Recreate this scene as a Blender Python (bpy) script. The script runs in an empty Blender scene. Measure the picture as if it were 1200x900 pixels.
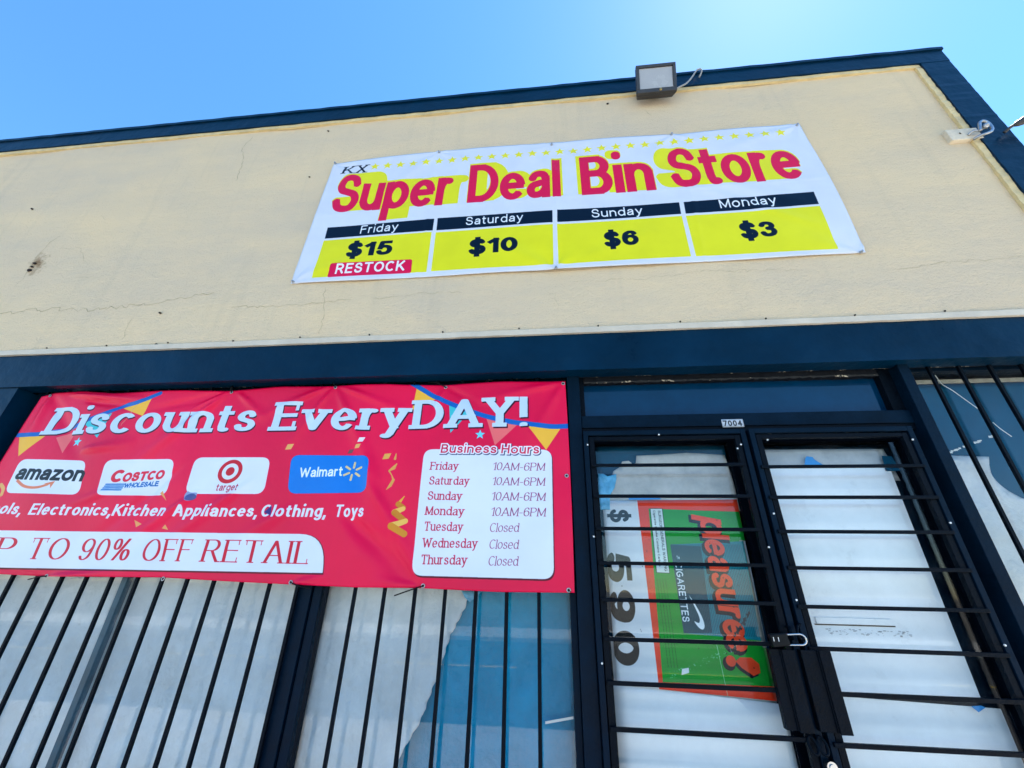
import bpy, bmesh, math, random
import numpy as np
from mathutils import Vector, Matrix
random.seed(7)
RNG = np.random.default_rng(5)
SC = bpy.context.scene
COL = SC.collection
R = math.radians

# ------------------------------------------------------------------ camera
cam = bpy.data.cameras.new('camera')
cam.sensor_width = 36.0
cam.lens = 36.0 * 475.59 / 1200.0
cam.clip_start = 0.02
cam.clip_end = 3000
camo = bpy.data.objects.new('camera', cam)
COL.objects.link(camo)
_y, _p, _r = -0.109729, 0.467904, 0.0219527
fw = Vector((math.sin(_y) * math.cos(_p), math.cos(_y) * math.cos(_p), math.sin(_p)))
rt0 = Vector((math.cos(_y), -math.sin(_y), 0))
up0 = rt0.cross(fw)
rt = rt0 * math.cos(_r) + up0 * math.sin(_r)
up = -rt0 * math.sin(_r) + up0 * math.cos(_r)
mw = Matrix(((rt.x, up.x, -fw.x, 0), (rt.y, up.y, -fw.y, -2.17), (rt.z, up.z, -fw.z, 1.5), (0, 0, 0, 1)))
camo.matrix_world = mw
SC.camera = camo

# ------------------------------------------------------------------ sky and sun
SUN_EL, SUN_AZ = R(64), R(51)            # azimuth measured from +Y towards +X
w = bpy.data.worlds.new("World")
SC.world = w
w.use_nodes = True
wn, wl = w.node_tree.nodes, w.node_tree.links
bg = wn['Background']
sky = wn.new('ShaderNodeTexSky')
sky.sky_type = 'NISHITA'
sky.sun_disc = False
sky.sun_elevation = SUN_EL
sky.sun_rotation = SUN_AZ
sky.air_density = 1.0
sky.dust_density = 0.08
sky.ozone_density = 3.0
hs = wn.new('ShaderNodeHueSaturation')
hs.inputs['Hue'].default_value = 0.497
hs.inputs['Saturation'].default_value = 1.22
wl.new(sky.outputs[0], hs.inputs['Color'])
wl.new(hs.outputs[0], bg.inputs[0])
bg.inputs[1].default_value = 0.102
sun = bpy.data.lights.new('sun', 'SUN')
sun.energy = 5.0
sun.angle = R(0.55)
sun.color = (1.0, 0.94, 0.85)
suno = bpy.data.objects.new('sun', sun)
COL.objects.link(suno)
sd = Vector((math.sin(SUN_AZ) * math.cos(SUN_EL), math.cos(SUN_AZ) * math.cos(SUN_EL), math.sin(SUN_EL)))
suno.rotation_euler = sd.to_track_quat('Z', 'Y').to_euler()
suno.location = (5, 5, 12)
SC.view_settings.view_transform = 'Standard'
SC.view_settings.look = 'None'
SC.view_settings.exposure = 1.84
SC.view_settings.gamma = 1.0

# ------------------------------------------------------------------ helpers
def s2l(c):
    return tuple((v / 12.92 if v <= 0.04045 else ((v + 0.055) / 1.055) ** 2.4) for v in c)

def link(o, parent=None):
    COL.objects.link(o)
    if parent is not None:
        o.parent = parent
    return o

def thing(name, label, cat, group=None, loc=(0, 0, 0)):
    o = bpy.data.objects.new(name, None)
    o.empty_display_size = 0.1
    o.location = loc
    COL.objects.link(o)
    tag(o, label, cat, group)
    return o

def tag(o, label, cat, group=None):
    o['label'] = label
    o['category'] = cat
    if group:
        o['group'] = group
    return o

def mobj(name, bm, mat, parent=None, smooth=False, mods=None):
    me = bpy.data.meshes.new(name)
    bm.to_mesh(me)
    bm.free()
    if mat is not None:
        me.materials.append(mat)
    if smooth:
        for p in me.polygons:
            p.use_smooth = True
    o = bpy.data.objects.new(name, me)
    if parent is not None:                   # geometry is written in world metres; keep it there
        o.location = -parent.location
    link(o, parent)
    return o

def structure(o):
    o['kind'] = 'structure'
    return o

def add_box(bm, x0, x1, y0, y1, z0, z1, bev=0.0):
    vs = [bm.verts.new((x, y, z)) for x in (x0, x1) for y in (y0, y1) for z in (z0, z1)]
    q = [(0, 1, 3, 2), (4, 6, 7, 5), (0, 4, 5, 1), (2, 3, 7, 6), (0, 2, 6, 4), (1, 5, 7, 3)]
    fs = [bm.faces.new([vs[i] for i in f]) for f in q]
    if bev > 0:
        es = {e for f in fs for e in f.edges}
        bmesh.ops.bevel(bm, geom=list(es), offset=bev, segments=2, profile=0.5, affect='EDGES')
    return fs

def box(name, x0, x1, y0, y1, z0, z1, mat, parent=None, bev=0.0):
    bm = bmesh.new()
    add_box(bm, x0, x1, y0, y1, z0, z1, bev)
    bmesh.ops.recalc_face_normals(bm, faces=bm.faces)
    return mobj(name, bm, mat, parent)

def add_tube(bm, pts, r, n=8, closed=False, cap=True):
    pts = [Vector(p) for p in pts]
    rings = []
    m = len(pts)
    prev = None
    for i, p in enumerate(pts):
        if closed:
            t = (pts[(i + 1) % m] - pts[i - 1]).normalized()
        else:
            t = (pts[min(i + 1, m - 1)] - pts[max(i - 1, 0)]).normalized()
        if prev is None:
            a = t.orthogonal().normalized()
        else:
            a = (prev - t * prev.dot(t)).normalized()
        prev = a
        b = t.cross(a)
        rr = r[i] if isinstance(r, (list, tuple)) else r
        rings.append([bm.verts.new(p + (a * math.cos(k * 2 * math.pi / n) + b * math.sin(k * 2 * math.pi / n)) * rr) for k in range(n)])
    for i in range(m if closed else m - 1):
        A, B = rings[i], rings[(i + 1) % m]
        for k in range(n):
            bm.faces.new((A[k], A[(k + 1) % n], B[(k + 1) % n], B[k]))
    if cap and not closed:
        bm.faces.new(rings[0][::-1])
        bm.faces.new(rings[-1])

def tube(name, pts, r, mat, parent=None, n=8, closed=False):
    bm = bmesh.new()
    add_tube(bm, pts, r, n, closed)
    bmesh.ops.recalc_face_normals(bm, faces=bm.faces)
    return mobj(name, bm, mat, parent, smooth=True)

def smooth_pts(pts, k=8):
    P = [Vector(p) for p in pts]
    P = [P[0] * 2 - P[1]] + P + [P[-1] * 2 - P[-2]]
    out = []
    for i in range(1, len(P) - 2):
        for j in range(k):
            t = j / k
            a, b, c, d = P[i - 1], P[i], P[i + 1], P[i + 2]
            out.append(0.5 * ((2 * b) + (c - a) * t + (2 * a - 5 * b + 4 * c - d) * t * t + (3 * b - a - 3 * c + d) * t ** 3))
    out.append(P[-2])
    return out

def plate(name, pts, y0, y1, mat, parent=None, bev=0.0):
    """a flat sheet of outline pts (x, z) between y0 (front) and y1 (back)"""
    bm = bmesh.new()
    f = [bm.verts.new((x, y0, z)) for x, z in pts]
    b = [bm.verts.new((x, y1, z)) for x, z in pts]
    bm.faces.new(f)
    bm.faces.new(b[::-1])
    for i in range(len(pts)):
        j = (i + 1) % len(pts)
        bm.faces.new((f[i], b[i], b[j], f[j]))
    bmesh.ops.recalc_face_normals(bm, faces=bm.faces)
    bmesh.ops.triangulate(bm, faces=[x for x in bm.faces if len(x.verts) > 4])
    return mobj(name, bm, mat, parent)

# ------------------------------------------------------------------ materials
def mat(name, base, rough=0.5, spec=0.5, metal=0.0, vary=0.0, vscale=3.0, bump=0.0, bscale=40.0, chips=None, chipscale=30.0, chipamt=0.66, coat=0.0, bdist=0.01):
    m = bpy.data.materials.new(name)
    m.use_nodes = True
    n, l = m.node_tree.nodes, m.node_tree.links
    b = n['Principled BSDF']
    b.inputs['Roughness'].default_value = rough
    b.inputs['Specular IOR Level'].default_value = spec
    b.inputs['Metallic'].default_value = metal
    b.inputs['Coat Weight'].default_value = coat
    tc = n.new('ShaderNodeTexCoord')
    geo = n.new('ShaderNodeNewGeometry')
    src = geo.outputs['Position']
    col = None
    if vary > 0:
        nz = n.new('ShaderNodeTexNoise')
        nz.inputs['Scale'].default_value = vscale
        nz.inputs['Detail'].default_value = 6
        nz.inputs['Roughness'].default_value = 0.65
        l.new(src, nz.inputs['Vector'])
        mp = n.new('ShaderNodeMapRange')
        mp.inputs[1].default_value = 0.3
        mp.inputs[2].default_value = 0.7
        mp.inputs[3].default_value = 1.0 - vary
        mp.inputs[4].default_value = 1.0 + vary
        l.new(nz.outputs[0], mp.inputs[0])
        mx = n.new('ShaderNodeMix')
        mx.data_type = 'RGBA'
        mx.blend_type = 'MULTIPLY'
        mx.inputs[0].default_value = 1.0
        mx.inputs[6].default_value = (*base, 1)
        l.new(mp.outputs[0], mx.inputs[7])
        col = mx.outputs[2]
        rr = n.new('ShaderNodeMapRange')
        rr.inputs[1].default_value = 0.3
        rr.inputs[2].default_value = 0.7
        rr.inputs[3].default_value = max(0.02, rough - 0.08)
        rr.inputs[4].default_value = rough + 0.08
        l.new(nz.outputs[0], rr.inputs[0])
        l.new(rr.outputs[0], b.inputs['Roughness'])
    if chips is not None:
        cz = n.new('ShaderNodeTexNoise')
        cz.inputs['Scale'].default_value = chipscale
        cz.inputs['Detail'].default_value = 9
        cz.inputs['Roughness'].default_value = 0.72
        l.new(src, cz.inputs['Vector'])
        cr = n.new('ShaderNodeMapRange')
        cr.inputs[1].default_value = chipamt
        cr.inputs[2].default_value = chipamt + 0.03
        l.new(cz.outputs[0], cr.inputs[0])
        cx = n.new('ShaderNodeMix')
        cx.data_type = 'RGBA'
        l.new(cr.outputs[0], cx.inputs[0])
        if col is not None:
            l.new(col, cx.inputs[6])
        else:
            cx.inputs[6].default_value = (*base, 1)
        cx.inputs[7].default_value = (*chips, 1)
        col = cx.outputs[2]
    if col is not None:
        l.new(col, b.inputs['Base Color'])
    else:
        b.inputs['Base Color'].default_value = (*base, 1)
    if bump > 0:
        bz = n.new('ShaderNodeTexNoise')
        bz.inputs['Scale'].default_value = bscale
        bz.inputs['Detail'].default_value = 5
        l.new(src, bz.inputs['Vector'])
        bp = n.new('ShaderNodeBump')
        bp.inputs['Strength'].default_value = bump
        bp.inputs['Distance'].default_value = bdist
        l.new(bz.outputs[0], bp.inputs['Height'])
        l.new(bp.outputs[0], b.inputs['Normal'])
    return m

def stucco_mat():
    m = bpy.data.materials.new('cream_stucco')
    m.use_nodes = True
    n, l = m.node_tree.nodes, m.node_tree.links
    b = n['Principled BSDF']
    b.inputs['Roughness'].default_value = 0.85
    b.inputs['Specular IOR Level'].default_value = 0.25
    geo = n.new('ShaderNodeNewGeometry')
    def noise(scale, detail=5, rough=0.6, vec=None):
        z = n.new('ShaderNodeTexNoise')
        z.inputs['Scale'].default_value = scale
        z.inputs['Detail'].default_value = detail
        z.inputs['Roughness'].default_value = rough
        l.new(vec if vec is not None else geo.outputs['Position'], z.inputs['Vector'])
        return z.outputs[0]
    def ramp(src, a, b_, lo, hi):
        r = n.new('ShaderNodeMapRange')
        for i, v in enumerate((a, b_, lo, hi)):
            r.inputs[i + 1].default_value = v
        l.new(src, r.inputs[0])
        return r.outputs[0]
    def mix(fac, a, c2, mode='MIX'):
        x = n.new('ShaderNodeMix')
        x.data_type = 'RGBA'
        x.blend_type = mode
        if isinstance(fac, float):
            x.inputs[0].default_value = fac
        else:
            l.new(fac, x.inputs[0])
        for sock, v in ((6, a), (7, c2)):
            if isinstance(v, tuple):
                x.inputs[sock].default_value = (*v, 1)
            else:
                l.new(v, x.inputs[sock])
        return x.outputs[2]
    mp = n.new('ShaderNodeMapping')
    mp.inputs['Scale'].default_value = (0.5, 1, 1.6)
    l.new(geo.outputs['Position'], mp.inputs['Vector'])
    big = noise(1.1, 6, 0.6, mp.outputs[0])
    c = mix(ramp(big, 0.35, 0.65, 0, 1), STUCCO_A, STUCCO_B)
    c = mix(ramp(noise(0.55, 3, 0.5), 0.52, 0.72, 0, 0.55), c, STUCCO_C)
    # fine speckle of sand and dirt caught in the texture
    c = mix(ramp(noise(90, 6, 0.75), 0.60, 0.75, 0, 0.35), c, (0.33, 0.28, 0.18))
    mp2 = n.new('ShaderNodeMapping')
    mp2.inputs['Scale'].default_value = (7, 1, 0.5)
    l.new(geo.outputs['Position'], mp2.inputs['Vector'])
    c = mix(ramp(noise(1.0, 5, 0.6, mp2.outputs[0]), 0.55, 0.78, 0, 0.18), c, (0.36, 0.33, 0.25))
    # rust run around the old fixing hole on the left
    vm = n.new('ShaderNodeVectorMath')
    vm.operation = 'DISTANCE'
    mp4 = n.new('ShaderNodeMapping')
    mp4.inputs['Scale'].default_value = (1, 0, 0.72)
    l.new(geo.outputs['Position'], mp4.inputs['Vector'])
    l.new(mp4.outputs[0], vm.inputs[0])
    vm.inputs[1].default_value = (-4.27, 0, 3.86 * 0.72)
    ad = n.new('ShaderNodeMath')
    ad.operation = 'ADD'
    l.new(vm.outputs['Value'], ad.inputs[0])
    l.new(ramp(noise(14, 5, 0.7), 0.3, 0.7, -0.05, 0.07), ad.inputs[1])
    c = mix(ramp(ad.outputs[0], 0.015, 0.10, 0.85, 0.0), c, (0.20, 0.11, 0.04))
    l.new(c, b.inputs['Base Color'])
    bp = n.new('ShaderNodeBump')
    bp.inputs['Strength'].default_value = 0.9
    bp.inputs['Distance'].default_value = 0.010
    l.new(noise(75, 7, 0.7), bp.inputs['Height'])
    mp3 = n.new('ShaderNodeMapping')
    mp3.inputs['Scale'].default_value = (1, 1, 2.2)
    l.new(geo.outputs['Position'], mp3.inputs['Vector'])
    bp2 = n.new('ShaderNodeBump')
    bp2.inputs['Strength'].default_value = 0.38
    bp2.inputs['Distance'].default_value = 0.03
    l.new(noise(7, 6, 0.65, mp3.outputs[0]), bp2.inputs['Height'])
    l.new(bp.outputs[0], bp2.inputs['Normal'])
    l.new(bp2.outputs[0], b.inputs['Normal'])
    return m

def glass_mat(name='window_glass', tint=(0.95, 0.98, 0.99), dirt=0.006):
    m = bpy.data.materials.new(name)
    m.use_nodes = True
    n, l = m.node_tree.nodes, m.node_tree.links
    n.remove(n['Principled BSDF'])
    out = n['Material Output']
    t = n.new('ShaderNodeBsdfTransparent')
    t.inputs[0].default_value = (*tint, 1)
    g = n.new('ShaderNodeBsdfGlossy')
    g.inputs['Roughness'].default_value = 0.015
    # Schlick reflectance of a pane, the same from both of its faces
    lw = n.new('ShaderNodeLayerWeight')
    lw.inputs['Blend'].default_value = 0.5
    pw = n.new('ShaderNodeMath')
    pw.operation = 'POWER'
    pw.inputs[1].default_value = 5.0
    l.new(lw.outputs['Facing'], pw.inputs[0])
    fr = n.new('ShaderNodeMapRange')
    fr.inputs[3].default_value = 0.026
    fr.inputs[4].default_value = 0.9
    l.new(pw.outputs[0], fr.inputs[0])
    d = n.new('ShaderNodeBsdfDiffuse')
    d.inputs[0].default_value = (0.5, 0.52, 0.55, 1)
    mx = n.new('ShaderNodeMixShader')
    l.new(fr.outputs[0], mx.inputs[0])
    l.new(t.outputs[0], mx.inputs[1])
    l.new(g.outputs[0], mx.inputs[2])
    geo = n.new('ShaderNodeNewGeometry')
    nz = n.new('ShaderNodeTexNoise')
    nz.inputs['Scale'].default_value = 9
    nz.inputs['Detail'].default_value = 8
    nz.inputs['Roughness'].default_value = 0.7
    l.new(geo.outputs['Position'], nz.inputs['Vector'])
    mr = n.new('ShaderNodeMapRange')
    mr.inputs[1].default_value = 0.45
    mr.inputs[2].default_value = 0.8
    mr.inputs[3].default_value = 0.0
    mr.inputs[4].default_value = dirt * 3
    l.new(nz.outputs[0], mr.inputs[0])
    m2 = n.new('ShaderNodeMixShader')
    l.new(mr.outputs[0], m2.inputs[0])
    l.new(mx.outputs[0], m2.inputs[1])
    l.new(d.outputs[0], m2.inputs[2])
    l.new(m2.outputs[0], out.inputs[0])
    return m

def print_mat(name, img, rough=0.35, spec=0.5, bump=0.15, grime=0.06, bscale=25, gain=1.0):
    m = bpy.data.materials.new(name)
    m.use_nodes = True
    n, l = m.node_tree.nodes, m.node_tree.links
    b = n['Principled BSDF']
    t = n.new('ShaderNodeTexImage')
    t.image = img
    t.interpolation = 'Cubic'
    geo = n.new('ShaderNodeNewGeometry')
    nz = n.new('ShaderNodeTexNoise')
    nz.inputs['Scale'].default_value = 5
    nz.inputs['Detail'].default_value = 7
    l.new(geo.outputs['Position'], nz.inputs['Vector'])
    mr = n.new('ShaderNodeMapRange')
    mr.inputs[1].default_value = 0.3
    mr.inputs[2].default_value = 0.7
    mr.inputs[3].default_value = gain * (1 - grime)
    mr.inputs[4].default_value = gain
    l.new(nz.outputs[0], mr.inputs[0])
    mx = n.new('ShaderNodeMix')
    mx.data_type = 'RGBA'
    mx.blend_type = 'MULTIPLY'
    mx.inputs[0].default_value = 1
    l.new(t.outputs[0], mx.inputs[6])
    l.new(mr.outputs[0], mx.inputs[7])
    l.new(mx.outputs[2], b.inputs['Base Color'])
    b.inputs['Roughness'].default_value = rough
    b.inputs['Specular IOR Level'].default_value = spec
    bz = n.new('ShaderNodeTexNoise')
    bz.inputs['Scale'].default_value = bscale
    bz.inputs['Detail'].default_value = 4
    l.new(geo.outputs['Position'], bz.inputs['Vector'])
    bp = n.new('ShaderNodeBump')
    bp.inputs['Strength'].default_value = bump
    bp.inputs['Distance'].default_value = 0.004
    l.new(bz.outputs[0], bp.inputs['Height'])
    l.new(bp.outputs[0], b.inputs['Normal'])
    return m

STUCCO_A = (0.78, 0.61, 0.38)
STUCCO_B = (0.66, 0.54, 0.38)
STUCCO_C = (0.80, 0.61, 0.35)
M = {}
M['stucco'] = stucco_mat()
M['cream_trim'] = mat('cream_trim_paint', (0.66, 0.52, 0.26), 0.6, vary=0.2, vscale=8, bump=0.3, bscale=60)
M['cream_bead'] = mat('cream_bead_paint', (0.60, 0.53, 0.41), 0.6, vary=0.12, vscale=5, bump=0.3, bscale=80, chips=(0.1, 0.08, 0.06), chipscale=9, chipamt=0.73)
M['navy'] = mat('navy_fascia_paint', (0.0, 0.0185, 0.045), 0.34, spec=0.12, vary=0.35, vscale=1.6, bump=0.5, bscale=6, bdist=.02, chips=(0.10, 0.13, 0.15), chipscale=22, chipamt=0.775)
M['navy_frame'] = mat('navy_frame_paint', (0.001, 0.009, 0.021), 0.42, spec=0.07, vary=0.25, vscale=9, bump=0.2, bscale=70, chips=(0.18, 0.22, 0.25), chipscale=26, chipamt=0.77)
M['iron'] = mat('black_iron_paint', (0.0015, 0.004, 0.008), 0.42, spec=0.07, vary=0.3, vscale=20, bump=0.3, bscale=120, chips=(0.30, 0.32, 0.33), chipscale=60, chipamt=0.765)
M['blue_panel'] = mat('blue_painted_glass', (0.0, 0.026, 0.070), 0.06, spec=0.45, vary=0.2, vscale=5, chips=(0.30, 0.42, 0.46), chipscale=24, chipamt=0.74)
M['dark'] = mat('dark_interior', (0.004, 0.005, 0.008), 0.8, spec=0.1)
M['soffit'] = mat('dark_soffit', (0.002, 0.004, 0.008), 0.7, spec=0.2, vary=0.3, vscale=10, bump=0.4)
M['glass'] = glass_mat()
M['white_board'] = mat('white_board', (0.80, 0.80, 0.80), 0.32, spec=0.4, vary=0.06, vscale=6, bump=0.08, bscale=8, chips=(0.30, 0.30, 0.28), chipscale=14, chipamt=0.78)
M['paper'] = mat('cream_paper_sheet', (0.63, 0.63, 0.62), 0.55, spec=0.3, vary=0.16, vscale=3.0, bump=1.0, bscale=3.2, bdist=.09)
M['grey_card'] = mat('grey_stained_card', (0.47, 0.45, 0.41), 0.7, vary=0.22, vscale=9, bump=0.5, bscale=6, chips=(0.20, 0.18, 0.16), chipscale=9, chipamt=0.68)
M['blue_plastic'] = mat('blue_plastic_sheet', (0.0, 0.24, 0.40), 0.28, spec=0.12, vary=0.2, vscale=4, bump=1.0, bscale=4.0, bdist=.04, chips=(0.35, 0.62, 0.72), chipscale=11, chipamt=0.765)
M['bag'] = mat('pale_blue_plastic_bag', (0.10, 0.42, 0.66), 0.25, vary=0.35, vscale=14, bump=1.0, bscale=16)
M['tape'] = mat('blue_tape', (0.01, 0.24, 0.60), 0.5, vary=0.1, vscale=20, bump=0.3)
M['dark_gap_fill'] = mat('almost_black_gap_fill', (0.001, 0.010, 0.022), 0.4, spec=0.2, vary=0.3, vscale=12)
M['caulk'] = mat('cream_caulk', (0.38, 0.34, 0.27), 0.8, vary=0.35, vscale=14, bump=0.8, bscale=30, chips=(0.05, 0.05, 0.05), chipscale=16, chipamt=0.62)
M['crack'] = mat('crack_dirt', (0.45, 0.365, 0.22), 0.95, vary=0.4, vscale=20)
M['sealant'] = mat('flaking_sealant', (0.012, 0.014, 0.016), 0.8, bump=0.8, bscale=30, chips=(0.50, 0.44, 0.33), chipscale=13, chipamt=0.56)
M['hole'] = mat('hole_dark', (0.02, 0.012, 0.008), 0.95)
M['steel'] = mat('galvanised_steel', (0.42, 0.43, 0.44), 0.38, metal=0.9, vary=0.2, vscale=60)
M['chrome'] = mat('bright_steel', (0.50, 0.50, 0.50), 0.25, metal=1.0)
M['screw_white'] = mat('white_screw_head', (0.75, 0.75, 0.72), 0.4, metal=0.2)
M['brass'] = mat('brass_screw', (0.62, 0.42, 0.14), 0.35, metal=0.8)
M['black_plastic'] = mat('black_plastic', (0.004, 0.005, 0.006), 0.5, spec=.15)
M['iron_matt'] = mat('matt_black_stile', (0.0015, 0.003, 0.006), 0.9, spec=0.0, vary=0.3, vscale=20)
M['lamp_metal'] = mat('bronze_lamp_housing', (0.030, 0.030, 0.032), 0.45, vary=0.25, vscale=25, bump=0.2)
M['cable_grey'] = mat('grey_cable', (0.30, 0.30, 0.29), 0.5)
M['string'] = mat('white_string', (0.75, 0.73, 0.68), 0.8)
M['board_cream'] = mat('cream_painted_wood', (0.66, 0.57, 0.42), 0.6, vary=0.15, vscale=15, bump=0.5, bscale=30)
M['concrete'] = mat('pale_concrete', (0.50, 0.48, 0.44), 0.85, vary=0.15, vscale=2, bump=0.4, bscale=50)
M['asphalt'] = mat('asphalt', (0.09, 0.09, 0.09), 0.9, vary=0.2, vscale=3, bump=0.6, bscale=120)
M['earth'] = mat('dry_ground', (0.17, 0.15, 0.12), 0.95, vary=0.2, vscale=0.2)
M['roofing'] = mat('roofing_felt', (0.10, 0.10, 0.10), 0.9)
M['yellow_line'] = mat('yellow_road_paint', (0.65, 0.45, 0.06), 0.7)
M['steel_blue'] = mat('dull_blue_aluminium', (0.035, 0.085, 0.12), 0.4, metal=0.2, vary=0.3, vscale=12)
M['blue_film'] = mat('dark_blue_film', (0.0, 0.058, 0.115), 0.4, spec=0.15, vary=0.2, vscale=3, bump=0.4, bscale=5, chips=(0.1, 0.3, 0.4), chipscale=16, chipamt=0.78)
M['grey_card2'] = mat('pale_grey_paper', (0.42, 0.43, 0.44), 0.6, vary=0.2, vscale=7, bump=0.8, bscale=9)
M['smudge'] = mat('grey_glue', (0.45, 0.45, 0.46), 0.7)
M['banner_back'] = mat('white_vinyl_back', (0.6, 0.6, 0.6), 0.5)
M['lens'] = mat('frosted_lens', (0.36, 0.37, 0.375), 0.25, vary=0.05, vscale=5, coat=0.3)

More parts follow.
